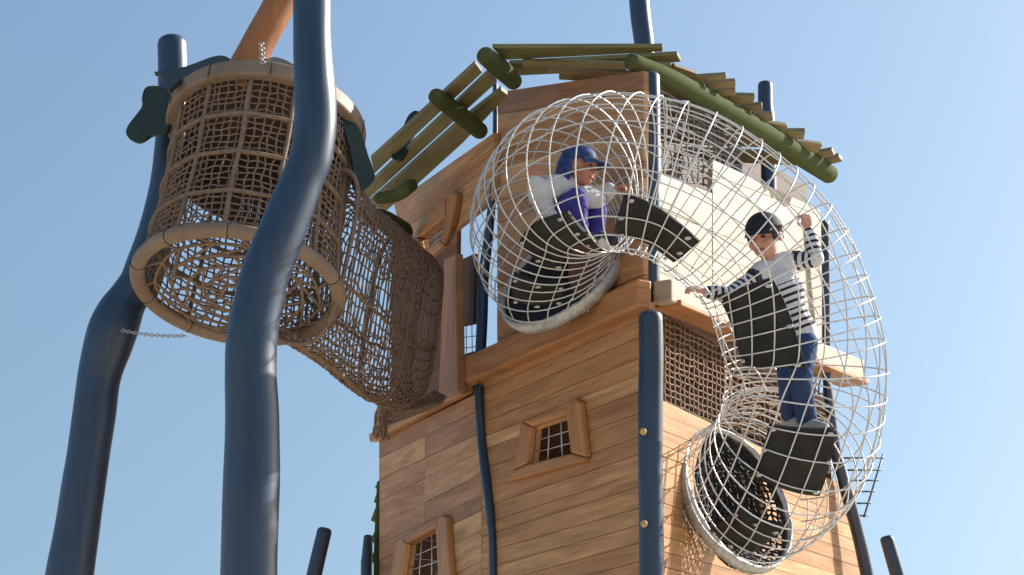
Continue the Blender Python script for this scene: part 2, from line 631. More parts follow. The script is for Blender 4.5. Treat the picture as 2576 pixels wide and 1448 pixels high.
def from_edges(edges, Y, Yf=None):
    """edges: (x_left, x_right, y) -> perpendicular width"""
    out = []
    for i, (a, b, y) in enumerate(edges):
        i0, i1 = max(0, i - 1), min(len(edges) - 1, i + 1)
        dx = (edges[i1][0] + edges[i1][1] - edges[i0][0] - edges[i0][1]) / 2
        dy = edges[i1][2] - edges[i0][2]
        c = abs(dy) / math.hypot(dx, dy)
        out.append(((a + b) / 2, y, (b - a) * c, Yf(y) if Yf else Y))
    return out


def pole(name, pts, label, cat="post", group=None, mat='blue', **kw):
    mb = MB(); log_mesh(mb, pts, **kw)
    b = at(pts[-1][0], pts[-1][1], pts[-1][3])
    return tag(mb.build(name, M[mat], None, b), label, cat, group)


front = [(737, 833, -160), (737, 833, 0), (738, 834, 100), (739, 842, 190), (741, 848, 265), (739, 847, 330), (726, 836, 400), (705, 818, 450), (683, 801, 500), (660, 784, 550), (638, 767, 600),
         (617, 748, 650), (601, 729, 700), (590, 716, 750), (580, 706, 800), (569, 697, 870), (567, 695, 950), (568, 701, 1050), (563, 705, 1200), (560, 702, 1300), (556, 698, 1448), (550, 700, 1640), (548, 705, 1800)]
fp = pole("support_pole", from_edges(front, 6.05), "thick curving blue-grey pole standing in front of the net basket", "pole", "curved support poles", sub=6)
left = [(397, 470, 112), (398, 472, 190), (397, 470, 280), (388, 466, 380), (378, 462, 460), (362, 452, 530), (341, 438, 600), (318, 424, 660), (295, 410, 710), (262, 385, 750), (240, 368, 782), (222, 352, 822), (209, 332, 872), (196, 304, 950), (181, 291, 1050), (168, 276, 1150), (150, 262, 1250), (134, 249, 1350), (115, 236, 1448), (85, 215, 1640), (60, 195, 1800)]
lp = pole("support_pole", from_edges(left, 7.85), "leaning blue-grey pole with an elbow bend to the left of the net basket", "pole", "curved support poles", sub=6)

pole("tilted_log", [(790, -210, 92, 7.3), (733, -60, 84, 7.3), (700, 18, 80, 7.3), (655, 100, 82, 7.3), (628, 152, 86, 7.3), (605, 195, 86, 7.3)], "slanting bare brown log rising from the top of the net basket", "log", mat='log_wood')
pole("garden_post", [(816, 1338, 37, 10.5), (790, 1448, 38, 10.5), (755, 1600, 40, 10.5), (700, 1850, 42, 10.5)], "short leaning dark blue post at the foot of the photo left of the tower", "post", "distant blue posts")
pole("garden_post", [(2232, 1358, 36, 9.5), (2258, 1448, 38, 9.5), (2300, 1600, 40, 9.5), (2350, 1800, 42, 9.5)], "lone dark blue post leaning away at the lower right against the sky", "post", "distant blue posts")
pole("garden_post", [(926, 1352, 22, 11.0), (924, 1400, 28, 11.0), (922, 1448, 30, 11.0), (920, 1750, 32, 11.0)], "dark blue post beside the green slats low on the tower's left edge", "post", "distant blue posts")

# ------------------------------------------------------------------ the tower
tower = thing("play_tower", "tall wooden play tower with planked walls and a green slatted roof", "play tower", (K0.x - .3, 9.2, 0))


def tpost(pts, label=None, mat='blue', name="corner_post", **kw):
    mb = MB(); log_mesh(mb, pts, **kw)
    o = mb.build(name, M[mat], tower)
    if label:
        o["label"] = label
    return o


# footprint corners
KX = PB.p
JX = PB.hit(1212, 1100); JX.z = 0
uE = PA.uv(PA.hit(958, 1300))[0]
uR = PC.uv(PC.hit(2150, 1330))[0]
EX = PA.pt(uE, 0); RX = PC.pt(uR, 0)
c8 = crop(2400, 1450, .489)
c1 = crop(1340, 1400, .5234)
c3 = crop(1340, 1700, .3164)
c6 = crop(2400, 150, .518)
c7 = crop(2400, 800, .4833)
cr = crop(1340, 120, .5388)

# windows first: their openings
winB = [c1(1290, 395), c1(1545, 310), c1(1577, 578), c1(1262, 655)]
winA = [c3(650, 1080), c3(1005, 880), c3(1045, 1640), c3(570, 1700)]
winU = [(1066, 600), (1136, 548), (1124, 602), (1072, 640)]


def circle_on(pl, px, py, r, n=28, squash=1.0):
    u, z = pl.uv(pl.hit(px, py))
    return [(u + r * math.cos(2 * math.pi * k / n), z + squash * r * math.sin(2 * math.pi * k / n)) for k in range(n)]


holeB = circle_on(PB, 1436, 704, .37)
holeC = circle_on(PC, 1842, 1258, .52, squash=.70)

wA = plank_wall("wall", PA, [(955, 1095), (1212, 972), (1212, 2300), (955, 2300)], ((955, 1108), (1212, 985)), ((955, 1920), (1212, 1790)), 15, M['plank'], tower,
                holes=[winA], joints=[PA.uv(PA.hit(1070, 1200))[0]], seed=3)
wB = plank_wall("wall", PB, [(1212, 950), (1637, 760), (1637, 2200), (1212, 2200)], ((1212, 945), (1637, 755)), ((1212, 1610), (1637, 1515)), 16, M['plank'], tower, holes=[winB], seed=4)
wBu = plank_wall("wall", PB, [(1252, 232), (1620, 178), (1620, 760), (1252, 930)], ((1252, 232), (1620, 178)), ((1252, 930), (1620, 745)), 10, M['plank'], tower, holes_uv=[holeB], seed=8)
wAu = plank_wall("wall", PA, [(992, 512), (1244, 334), (1244, 700), (1130, 690), (1014, 625)], ((992, 512), (1244, 330)), ((1000, 700), (1244, 500)), 4, M['plank'], tower, holes=[winU], seed=9)
zc0 = PC.uv(PC.hit(1660, 1000))
wC = plank_wall("wall", PC, [(1650, 1000), (2150, 1235), (2150, 1330), (2240, 1750), (1650, 1750)], ((1650, 1000), (2150, 1215)), ((1650, 1460), (2240, 1600)), 12, M['plank'], tower, holes_uv=[holeC], seed=12)
# upper panel on the sunny side, sunlight put into its pale colour
for poly in ([(1655, 437), (1790, 487), (1790, 790), (1655, 738)], [(1792, 402), (2062, 530), (2085, 925), (1792, 792)]):
    panel = plank_wall("wall", PC, poly, ((1655, 300), (2085, 470)), ((1655, 740), (2085, 930)), 6, M['pale_plank'], tower, seed=15)
    panel["label"] = "boarding toned pale for sunlight behind the wire tube"

# far walls, floor and inner lining so the tower is a closed body
back = (Vector((EX.x + 1.3, EX.y + 1.0, 0)), Vector((RX.x + .05, RX.y + .9, 0)))
mb = MB()
RX = RX - PC.d * .14
ring_pts = [EX, back[0], back[1], RX]
for a, b in zip(ring_pts[:-1], ring_pts[1:]):
    L = (b - a).length
    for k in range(27 if b is not RX else 19):
        z0 = .05 + k * .135
        mb.prism([a + Vector((0, 0, z0)), b + Vector((0, 0, z0)), b + Vector((0, 0, z0 + .131)), a + Vector((0, 0, z0 + .131))], Vector((0, .03, 0)), rnd.random(), [(0, z0), (L, z0), (L, z0 + .13), (0, z0 + .13)])
mb.build("wall", M['dark_inside'], tower)["label"] = "planked far wall of the tower"
mb = MB()
zf = 3.58
foot = [KX + Vector((0, .06, 0)), JX + Vector((.05, 0, 0)), EX + Vector((.06, 0, 0)), back[0], back[1], RX - Vector((.06, 0, 0))]
mb.prism([p + Vector((0, 0, zf)) for p in foot], Vector((0, 0, .05)), .4, [(p.x, p.y) for p in foot])
mb.build("floor", M['dark_inside'], tower)
inB = Plane(PB.p - PB.n * .75, -29.5)
plank_wall("wall", inB, [(1262, 330), (1640, 300), (1640, 900), (1262, 940)], ((1262, 330), (1640, 300)), ((1262, 960), (1640, 900)), 7, M['dark_inside'], tower, seed=50)["label"] = "inner boards coloured dark for shade behind the upper tube mouth"


# ledges (deep bevelled boards)
mb = MB()
board(mb, PB, [(1193, 905), (1640, 706), (1640, 778), (1193, 972)], .0, .085, .5)
mb.build("ledge", M['orange_wood'], tower, bevel=.012)
mb = MB()
board(mb, PC, [(1642, 708), (2138, 912), (2136, 965), (1642, 765)], .0, .10, .8)
mb.build("ledge", M['pale_plank'], tower, bevel=.01)  # paler colour stands for the sunlit top of this ledge
mb = MB()
q = [PC.hit(1648, 770, -.02), PC.hit(2136, 968, -.02)]
mb.bar(q[0] + PC.n * .04, q[1] + PC.n * .04, .20, .03, PC.n, .4)
mb.build("ledge_board", M['orange_wood'], tower, bevel=.005)
mb = MB()
board(mb, PA, [(948, 1093), (1190, 968), (1194, 988), (950, 1114)], .005, .06, .6)
mb.build("ledge", M['orange_wood'], tower, bevel=.01)

# posts
yK = 7.42
tpost([(1637, 800, 60, yK), (1638, 900, 61, yK), (1636, 1000, 62, yK), (1636, 1150, 62, yK), (1638, 1300, 62, yK), (1639, 1448, 64, yK), (1640, 1700, 66, yK), (1641, 1900, 66, yK)], "blue-grey corner post with brass bolt caps")
tpost([(1638, 196, 44, 7.62), (1638, 260, 46, 7.6), (1640, 400, 46, 7.6), (1640, 550, 46, 7.6), (1638, 715, 44, 7.6)])
yJ = JX.y - .03
tpost([(x, y, w, PB.hit(max(x, 1212), y).y - .03) for x, y, w in ((1205, 975, 22), (1207, 1030, 23), (1213, 1110, 25), (1222, 1190, 26), (1232, 1270, 25), (1239, 1350, 22), (1241, 1448, 22), (1243, 1700, 24))], "thin wavy dark blue post running down between two walls", bot_round=False)
tpost([(1246, 215, 13, yJ - .1), (1246, 330, 13, yJ - .1), (1243, 450, 17, yJ - .1), (1228, 600, 24, yJ - .05), (1216, 700, 27, yJ), (1213, 800, 27, yJ), (1208, 905, 27, yJ)])
tpost([(1606, -140, 50, 8.3), (1606, -40, 52, 8.3), (1611, 40, 53, 8.3), (1620, 110, 52, 8.3), (1624, 200, 52, 8.3), (1630, 420, 52, 8.3)], "post rising above the roof")
tpost([(1925, 216, 38, 10.1), (1926, 270, 38, 10.1), (1932, 330, 38, 10.1), (1936, 600, 40, 10.1)], "short round topped post behind the roof")
yR = RX.y
tpost([(2076, 560, 22, yR - .4), (2078, 700, 22, yR - .4), (2080, 930, 22, yR - .35), (2092, 1060, 26, yR - .3), (2108, 1160, 30, yR - .25), (2136, 1260, 32, yR - .2), (2160, 1350, 32, yR - .15), (2182, 1448, 34, yR - .1), (2225, 1650, 36, yR - .1)], "leaning post on the sunny edge of the tower")
tpost([(1852, 380, 34, 10.0), (1850, 440, 34, 10.0), (1846, 520, 34, 10.0)])

# brass bolt caps on the corner post
for (x, y) in ((1618, 1086), (1620, 1318)):
    mb = MB()
    p = at(x, y, yK - .082)
    mb.ellipsoid(p, (.016, .008, .017))
    mb.build("bolt_cap", M['brass'], tower)


# windows
def window(pl, boards, open_px, label, nv=2, nh=2, depth_off=.0):
    mb = MB()
    for b in boards:
        board(mb, pl, b, .001 + depth_off, .045)
    w = mb.build("window_frame", M['orange_wood'], tower, bevel=.012)
    w["label"] = label
    gm = MB()
    P = [pl.hit(*p, -.012) for p in open_px]
    for k in range(1, nv + 1):
        t = k / (nv + 1)
        a, b = P[0].lerp(P[1], t), P[3].lerp(P[2], t)
        mid = (a + b) / 2 + pl.d * rnd.uniform(-.004, .004)
        gm.tube([a, mid, b], .0032, 6)
    for k in range(1, nh + 1):
        t = k / (nh + 1)
        gm.tube([P[0].lerp(P[3], t) - pl.n * .006, P[1].lerp(P[2], t) - pl.n * .006], .0032, 6)
    gm.build("wire_grid", M['grate'], w)
    return w


window(PB, [[c1(1545, 300), c1(1552, 210), c1(1600, 182), c1(1640, 215), c1(1683, 605), c1(1577, 577)],
            [c1(1578, 580), c1(1683, 608), c1(1655, 640), c1(1120, 785), c1(1157, 708), c1(1262, 657)],
            [c1(1222, 350), c1(1288, 385), c1(1262, 653), c1(1156, 704)],
            [c1(1226, 348), c1(1550, 245), c1(1544, 304), c1(1292, 386)]], winB, "square timber window frame above the middle of the wall")
window(PA, [[c3(1005, 878), c3(1045, 750), c3(1090, 735), c3(1130, 765), c3(1200, 1660), c3(1047, 1640)],
            [c3(596, 1000), c3(648, 1077), c3(568, 1700), c3(440, 1700), c3(515, 1085)],
            [c3(600, 998), c3(1042, 755), c3(1003, 876), c3(650, 1075)]], winA, "window frame low on the tower's left wall", 2, 3)
window(PA, [[(1137, 546), (1141, 488), (1153, 484), (1166, 492), (1152, 566), (1133, 618), (1124, 604)],
            [(1124, 606), (1132, 619), (1090, 655), (1068, 652), (1073, 641)],
            [(1062, 598), (1067, 602), (1073, 640), (1066, 650), (1048, 600)],
            [(1062, 596), (1136, 500), (1136, 546), (1068, 599)]], winU, "narrow slanting window frame under the left eave", 1, 2)
# dark boards lying behind the windows (inner floor edge seen through the low one)
mb = MB()
a = PA.hit(1060, 1465, -.25); b = PA.hit(1150, 1395, -.25)
mb.bar(a, b, .06, .03, Vector((0, 0, 1)), .9)
mb.build("inner_rail", M['grate'], tower)

# doorway timbers where the net bridge meets the tower
mb = MB()
board(mb, PA, [(1136, 655), (1166, 640), (1172, 985), (1122, 1010)], .02, .05, .35)
mb.build("door_jamb", M['orange_wood'], tower, bevel=.008)
mb = MB()
board(mb, PA, [(1172, 655), (1204, 640), (1204, 815), (1172, 822)], -.12, .03, .2)
board(mb, PA, [(1172, 895), (1204, 885), (1204, 990), (1172, 1000)], -.12, .03, .2)
mb.build("door_panel", M['dark_inside'], tower)
mb = MB()
log_mesh(mb, [(1162, 908, 22, JX.y + .02), (1164, 950, 23, JX.y + .02), (1165, 985, 23, JX.y + .02)], 18)
mb.build("door_peg", M['log_wood'], tower)
mb = MB()
for k in range(3):
    p = [PA.hit(1172 + 15 * k, 815, -.14), PA.hit(1174 + 14 * k, 900, -.14)]
    mb.tube(p, .003, 5)
for y in (845, 872):
    mb.tube([PA.hit(1168, y + 4, -.14), PA.hit(1204, y, -.14)], .003, 5)
mb.build("wire_grid", M['dark_wire'], tower)

# inner lining behind the net bridge mouth (shade put into the dark board colour)
plank_wall("wall", Plane(PA.p - PA.n * .35, -20.0), [(985, 560), (1150, 560), (1150, 1100), (985, 1100)], ((985, 560), (1150, 470)), ((985, 1200), (1150, 1110)), 9, M['dark_inside'], tower, seed=33)["label"] = "boards coloured dark for shade behind the net bridge mouth"

# ---- roof
ZR = 5.0


def rlog(pts, label=None):
    rows = []
    for (x, y, w, z) in pts:
        p = at_z(x, y, z)
        rows.append((x, y, w, p.y))
    mb = MB(); log_mesh(mb, rows, 24, 8, .025)
    o = mb.build("roof_beam", M['green_log'], tower)
    if label:
        o["label"] = label


rlog([(1221, 141, 46, 5.02), (1262, 176, 50, 5.02), (1292, 205, 44, 5.02)])
rlog([(1097, 243, 42, 4.95), (1150, 284, 46, 4.95), (1207, 330, 42, 4.95)])
rlog([(952, 500, 30, 4.85), (1000, 490, 34, 4.85), (1035, 466, 34, 4.85)])
rlog([(925, 540, 40, 4.8), (965, 555, 52, 4.8), (1010, 585, 60, 4.8)])
rlog([(1590, 156, 44, 4.88), (1700, 207, 50, 4.9), (1900, 323, 52, 4.945), (2085, 438, 48, 4.98)], "long green log rafter over the wire tube")


def slat(mb, p, q, w, z, t=.028, wdir=None, tint=None):
    a, b = at_z(*p, z), at_z(*q, z)
    d = (b - a).normalized()
    wd = wdir or Vector((-d.y, d.x, 0))
    mb.bar(a, b, w, t, wd, rnd.random() if tint is None else tint)


mb = MB()
def qslat(mb, quad, z, t=.03):
    P = [at_z(*p, z) for p in quad]
    ax = (P[1] - P[0]).normalized(); ay = Vector((-ax.y, ax.x, 0))
    mb.prism(P, Vector((0, 0, t)), rnd.random(), [(p.dot(ax), p.dot(ay)) for p in P])


qslat(mb, [(1195, 164), (933, 402), (942, 438), (1213, 184)], 5.0)
qslat(mb, [(1226, 187), (901, 492), (918, 511), (1250, 208)], 5.01)
qslat(mb, [(1260, 228), (1148, 315), (926, 514), (971, 532), (1043, 471), (1165, 360), (1277, 241)], 5.02)
mb.build("roof_slats", M['green_wood'], tower, bevel=.004)
mb = MB()
qslat(mb, [(1238, 121), (1667, 120), (1667, 131), (1560, 137), (1268, 152)], 5.08, .025)
qslat(mb, [(1280, 162), (1560, 147), (1704, 139), (1713, 156), (1530, 180), (1308, 191)], 5.10, .025)
qslat(mb, [(1420, 195), (1530, 184), (1575, 178), (1572, 186), (1420, 203)], 5.1, .025)
mb.build("roof_slats", M['green_wood'], tower, bevel=.004)
mb = MB()
stubs = [((230, 195), (400, 255), 26), ((385, 278), (625, 262), 24), ((470, 320), (692, 312), 30), ((555, 372), (690, 372), 28), ((640, 420), (825, 425), 40), ((735, 492), (885, 480), 30),
         ((805, 545), (950, 555), 34), ((905, 605), (1055, 632), 26), ((1010, 680), (1190, 680), 44), ((1110, 750), (1300, 780), 40), ((1230, 840), (1400, 808), 34), ((1305, 885), (1453, 850), 34)]
for p, q, w in stubs:
    p, q = c6(*p), c6(*q)
    zz = 5.02 + rnd.uniform(-.01, .015)
    a, b = at_z(*p, zz), at_z(*q, zz)
    d = (b - a).normalized()
    a2 = a - Vector((.95, rnd.uniform(.0, .12), -.02)) * .85
    wd = Vector((-d.y, d.x, -.45 + rnd.uniform(-.15, .15)))
    mb.bar(a, b, w * .347 * mpp(b) * 2.0, .03, wd, rnd.random())
    mb.bar(a2, a - d * .004, w * .347 * mpp(b) * 2.0, .03, wd, rnd.random())
mb.build("roof_slats", M['green_wood'], tower, bevel=.004)

# lower slatted roof edge peeping out behind the left wall
mb = MB()
yl = EX.y + .15
for qd in ([(300, 240), (208, 410), (300, 445)], [(300, 490), (222, 488), (194, 580), (300, 612)], [(300, 660), (212, 650), (158, 800), (300, 830)], [(300, 885), (225, 880), (148, 1050), (300, 1070)], [(300, 1120), (215, 1120), (140, 1290), (300, 1300)]):
    P = [at(*c3(*p), yl) for p in qd]
    mb.prism(P, Vector((.02, .12, .0)), rnd.random(), [(p.x, p.z) for p in P])
mb.build("roof_slats", M['green_wood'], tower)
mb = MB()
log_mesh(mb, [(955, 1215, 14, yl - .06), (953, 1290, 17, yl - .06), (950, 1380, 19, yl - .06), (949, 1450, 20, yl - .06), (946, 1600, 20, yl - .06)], 18)
mb.build("roof_beam", M['green_log'], tower)


# ------------------------------------------------------------------ nets
def net_surface(mb, fn, nu, nv, r, jit, closed_u=False, sides=4, u_range=(0, 1), v_range=(0, 1), knots=0.0, seed=1, skip=None, sub=1):
    rr = random.Random(seed)
    n = nu if closed_u else nu + 1
    G = [[None] * (nv + 1) for _ in range(n)]
    for i in range(n):
        for j in range(nv + 1):
            u = (i + rr.uniform(-jit, jit)) / nu
            v = (j + (rr.uniform(-jit, jit) if 0 < j < nv else 0)) / nv
            if not closed_u and (i == 0 or i == nu):
                u = i / nu
            G[i][j] = fn(u_range[0] + (u_range[1] - u_range[0]) * u, v_range[0] + (v_range[1] - v_range[0]) * v) + Vector((rr.uniform(-1, 1), rr.uniform(-1, 1), rr.uniform(-1, 1))) * r * .8
    for i in range(n):
        mb.tube([G[i][j] for j in range(nv + 1)], r, sides, caps=False)
    for j in range(nv + 1):
        line = [G[i][j] for i in range(n)]
        mb.tube(line, r, sides, closed=closed_u, caps=False)
    if knots:
        for i in range(n):
            for j in range(nv + 1):
                mb.ellipsoid(G[i][j], (knots, knots, knots), None, 5, 4)
    return G


# rope nets of the tower's sunny side
mb = MB()
Q = [PC.hit(1672, 765, -.05), PC.hit(1822, 832, -.05), PC.hit(1822, 1075, -.05), PC.hit(1672, 1010, -.05)]
bil = lambda u, v: Q[0].lerp(Q[1], u).lerp(Q[3].lerp(Q[2], u), v)
net_surface(mb, bil, 13, 15, .0055, .10, knots=.009, seed=4)
mb.build("rope_net", M['rope_pale'], tower)["label"] = "tan rope net beneath the ledge"
mb = MB()
Q2 = [PC.hit(1822, 832, -.06), PC.hit(2085, 945, -.06), PC.hit(2085, 1190, -.06), PC.hit(1822, 1075, -.06)]
bil2 = lambda u, v: Q2[0].lerp(Q2[1], u).lerp(Q2[3].lerp(Q2[2], u), v)
net_surface(mb, bil2, 20, 14, .006, .25, knots=.009, seed=5)
mb.build("rope_net", M['rope_pale'], tower)
mb = MB()
Q3 = [PC.hit(1655, 225, -.05), PC.hit(1860, 330, -.05), PC.hit(1860, 480, -.05), PC.hit(1655, 445, -.05)]
bil3 = lambda u, v: Q3[0].lerp(Q3[1], u).lerp(Q3[3].lerp(Q3[2], u), v)
net_surface(mb, bil3, 15, 12, .0055, .3, seed=6, knots=.009)
mb.build("rope_net", M['grey_rope'], tower)["label"] = "pale net filling the opening under the roof"
# dark net hanging behind the lower tube mouth
mb = MB()
hc_ = PC.hit(1842, 1258, -.14)
net_surface(mb, lambda u, v: hc_ + PC.d * (u - .5) * 1.2 + Vector((0, 0, (v - .5) * .86)) - PC.n * .05 * math.sin(math.pi * u), 26, 19, .0075, .3, seed=14, knots=.012)
mb.build("rope_net", M['black_rope'], tower)["label"] = "black net behind the lower mouth of the wire tube"
# inner dividing wall, its shade carried by a dark board colour
mb = MB()
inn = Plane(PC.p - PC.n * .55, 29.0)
plank_wall("wall", inn, [(1640, 230), (1850, 360), (2030, 470), (2050, 1180), (1640, 1180)], ((1640, 200), (2140, 380)), ((1640, 1000), (2140, 1200)), 9, M['ceiling'], tower, seed=40)["label"] = "inner boards coloured dark for shade behind the rope nets"

# ------------------------------------------------------------------ net basket (pod)
frr0 = random.Random(77)
podc = at(600, 724, 7.35)
dv = (podc - CAM).normalized()
rt = Vector((0, 1, 0)).cross(Vector((0, 0, 1))); rt = Vector((1, 0, 0)); rt = (rt - dv * rt.dot(dv)).normalized()
up = rt.cross(dv)
th_, rho = R(31.5), R(10)
ax = math.cos(th_) * (up * math.cos(rho) + rt * math.sin(rho)) + math.sin(th_) * dv
e1 = (rt - ax * rt.dot(ax)).normalized()
e2 = ax.cross(e1)               # away from / towards viewer
PODH = .95
RB, RT = .475, .455
pod = thing("net_basket", "round brown net basket with tan hoops hung between the two poles", "climbing basket", podc)


def podp(a, h, r=None):
    """a angle (0..1), h 0 bottom..1 top"""
    rr_ = RB + (RT - RB) * h - .025 * math.sin(math.pi * h) if r is None else r
    t = a * 2 * math.pi
    return podc + ax * (PODH * h) + (e1 * math.cos(t) + e2 * math.sin(t)) * rr_


def hoop(h, rad, tube_r, n=72, sides=14):
    mb = MB(); mb.tube([podp(k / n, h, rad) for k in range(n)], tube_r, sides, closed=True); return mb


bot_ring = hoop(0, RB + .005, .036).build("hoop", M['ring'], pod)
bot_ring["label"] = "wide tan bottom hoop"
mb = MB()
n = 80
G = [[podp(k / n, 1 + dh, RT + .02 + o) for (dh, o) in ((-.045, .03), (.05, .03), (.05, -.03), (-.045, -.03), (-.045, .03))] for k in range(n + 1)]
b0 = len(mb.v)
for row in G:
    mb.v += row[:4]
for k in range(n):
    for j in range(4):
        j2 = (j + 1) % 4
        mb.face((b0 + k * 4 + j, b0 + k * 4 + j2, b0 + (k + 1) * 4 + j2, b0 + (k + 1) * 4 + j), False)
top_ring = mb.build("hoop", M['ring'], pod, bevel=.012, recalc=True)
top_ring["label"] = "broad tan top hoop"
for k in range(10):
    a = (k + .35) / 10
    mb = MB()
    c = podp(a, 0, RB + .005); tdir = (podp(a + .001, 0, RB) - podp(a - .001, 0, RB)).normalized()
    rad = (c - podc).normalized()
    mb.tube([c + (rad * math.cos(t) + ax * math.sin(t)) * .0365 for t in np.linspace(0, 2 * math.pi, 18, endpoint=False)], .0022, 5, closed=True)
    mb.build("joint", M['cap_black'], bot_ring)
    mb = MB()
    mb.tube([podp(a + .02, .955, RT + .052), podp(a + .02, 1.05, RT + .052)], .0022, 5)
    mb.build("joint", M['cap_black'], top_ring)

mb = MB()
net_surface(mb, lambda u, v: podp(u, .02 + v * .95), 70, 24, .0050, .2, closed_u=True, seed=2)
mb.build("net_wall", M['rope'], pod)
NV = 13
for k in range(NV):
    a = (k + .42) / NV
    mb = MB()
    mb.tube([podp(a + .0012 * math.sin(5 * j + k), j / 10, (RB + (RT - RB) * j / 10 - .025 * math.sin(math.pi * j / 10)) + .008) for j in range(11)], .0115, 8)
    mb.build("side_rope", M['rope_pale'], pod)
for h in (.25, .5, .74):
    mb = MB()
    nn = 78
    mb.tube([podp(k / nn, h + .003 * math.cos(2 * math.pi * NV * (k / nn - .42 / NV)), (RB + (RT - RB) * h - .025 * math.sin(math.pi * h)) + .008) for k in range(nn)], .0115, 8, closed=True)
    mb.build("hoop_rope", M['rope_pale'], pod)
# curved back boards inside the far half of the basket
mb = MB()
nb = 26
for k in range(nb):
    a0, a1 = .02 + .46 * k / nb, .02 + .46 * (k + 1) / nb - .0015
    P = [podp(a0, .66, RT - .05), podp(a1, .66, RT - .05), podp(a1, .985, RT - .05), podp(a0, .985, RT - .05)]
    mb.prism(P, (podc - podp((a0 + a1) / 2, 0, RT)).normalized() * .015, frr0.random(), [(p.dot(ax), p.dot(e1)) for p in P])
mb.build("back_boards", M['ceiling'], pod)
# floor web
mb = MB()
frr = random.Random(9)
NRAD, NC = 15, 6
W = [[podp((k + frr.uniform(-.16, .16) + (.5 if j % 2 else 0)) / NRAD, -.0 - .05 * (1 - (j / NC) ** 2) , RB * (j + frr.uniform(-.12, .12) * (j < NC)) / NC) for k in range(NRAD)] for j in range(1, NC + 1)]
for j in range(NC - 1):
    nn = NRAD
    mb.tube(spline(W[j] + [W[j][0]], 3), .0075, 6, caps=False)
for j in range(NC - 1):
    for k in range(NRAD):
        o = 0 if j % 2 else 1
        mb.tube([W[j][k], W[j + 1][(k + (1 if (j + 1) % 2 == 0 else 0)) % NRAD]], .007, 5, caps=False)
        if j > 9:
            mb.tube([W[j][k], W[j + 1][(k + (0 if (j + 1) % 2 == 0 else -1)) % NRAD]], .007, 5, caps=False)
        mb.ellipsoid(W[j][k], (.012, .012, .012), None, 6, 5)
mb.build("net_floor", M['rope_pale'], pod)
# ceiling
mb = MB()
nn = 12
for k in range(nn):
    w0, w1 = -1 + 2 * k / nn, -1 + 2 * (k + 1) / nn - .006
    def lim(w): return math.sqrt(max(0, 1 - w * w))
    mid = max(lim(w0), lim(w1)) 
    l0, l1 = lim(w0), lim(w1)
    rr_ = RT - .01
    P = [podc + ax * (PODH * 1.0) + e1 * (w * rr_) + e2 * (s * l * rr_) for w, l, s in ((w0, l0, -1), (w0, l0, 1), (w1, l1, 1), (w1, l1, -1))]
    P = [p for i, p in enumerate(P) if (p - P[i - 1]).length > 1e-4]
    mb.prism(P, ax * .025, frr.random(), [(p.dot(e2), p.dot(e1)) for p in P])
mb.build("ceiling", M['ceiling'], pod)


# leaf shaped panels
def leaf(poly, Y, tilt, th=.022, label=None):
    """poly in pixels on a vertical plane through depth Y turned by tilt (dY per metre of X)"""
    c = at(sum(p[0] for p in poly) / len(poly), sum(p[1] for p in poly) / len(poly), Y)
    n_ = Vector((-tilt[0], 1, -tilt[1])).normalized()
    P = []
    S = spline(poly + [poly[0]], 5)[:-1]
    for x, y in S:
        d = ray(x, y)
        P.append(CAM + d * ((c - CAM).dot(n_) / d.dot(n_)))
    mb = MB(); mb.prism(P, n_ * th)
    o = mb.build("leaf_panel", M['leaf'], pod)
    if label:
        o["label"] = label


leaf([(404, 218), (383, 216), (365, 222), (357, 245), (357, 268), (340, 292), (322, 316), (317, 335), (328, 352), (346, 358), (364, 350), (380, 340), (420, 330), (430, 240)], 7.62, (-.5, .1), label="dark lobed leaf panel sticking out to the left")
leaf([(388, 181), (430, 176), (480, 163), (525, 146), (552, 140), (572, 144), (584, 156), (560, 163), (520, 170), (475, 186), (440, 212), (425, 226), (415, 205), (405, 187)], 7.42, (-.3, 1.2))
leaf([(668, 148), (690, 144), (715, 150), (742, 165), (780, 190), (770, 205), (735, 187), (700, 172), (675, 162)], 7.25, (.4, 1.2))
leaf([(848, 262), (868, 280), (892, 308), (912, 345), (926, 390), (942, 435), (940, 456), (915, 480), (900, 484), (890, 462), (888, 420), (880, 370), (865, 320)], 7.45, (.6, .1), label="tall dark leaf panel facing the tower")
leaf([(1057, 282), (1043, 279), (1028, 290), (1018, 310), (1010, 330), (990, 380), (985, 398), (1010, 400), (1035, 350)], 9.2, (-.5, .1))
leaf([(360, 500), (340, 530), (330, 555), (338, 575), (360, 582), (385, 540)], 7.75, (-.5, .1)) if False else None


# chains
def chain(name, a, b, n, label, sag=.0, lr=.011, wr=.0032):
    mb = MB()
    for i in range(n):
        t = (i + .5) / n
        c = a.lerp(b, t) + Vector((0, 0, -sag * 4 * t * (1 - t)))
        d = (b - a).normalized()
        s = Vector((0, 1, 0)) if i % 2 else d.cross(Vector((0, 1, 0))).normalized()
        s = (s - d * s.dot(d)).normalized()
        L = (b - a).length / n * .62
        mb.tube([c + d * (L * math.cos(q)) + s * (lr * math.sin(q)) for q in np.linspace(0, 2 * math.pi, 12, endpoint=False)], wr, 5, closed=True)
    return tag(mb.build(name, M['chain'], None, a), label, "chain", "hanging chains")


pt_ = podp(.72, 1.03, RT + .02)
chain("chain", at(661, 160, 7.0), at(657, 108, 7.0), 9, "short bright chain standing up from the top hoop of the net basket")
chain("chain", at(306, 831, 7.72), at(468, 845, 7.5), 22, "thin chain strung from the left pole to the bottom of the net basket", .012, .008, .0024)

# ------------------------------------------------------------------ net bridge between basket and tower
st_ = [((845, 420), (742, 872), 7.45), ((900, 500), (835, 930), 7.75), ((960, 545), (900, 985), 8.2), ((1015, 592), (948, 1018), 8.65), ((1070, 636), (1008, 1030), 9.0), ((1098, 668), (1052, 1000), 9.25)]
rows = []
for (T, B, Y) in st_:
    rows.append((*at(*T, Y), *at(*B, Y)))
RS = spline(rows, 10)


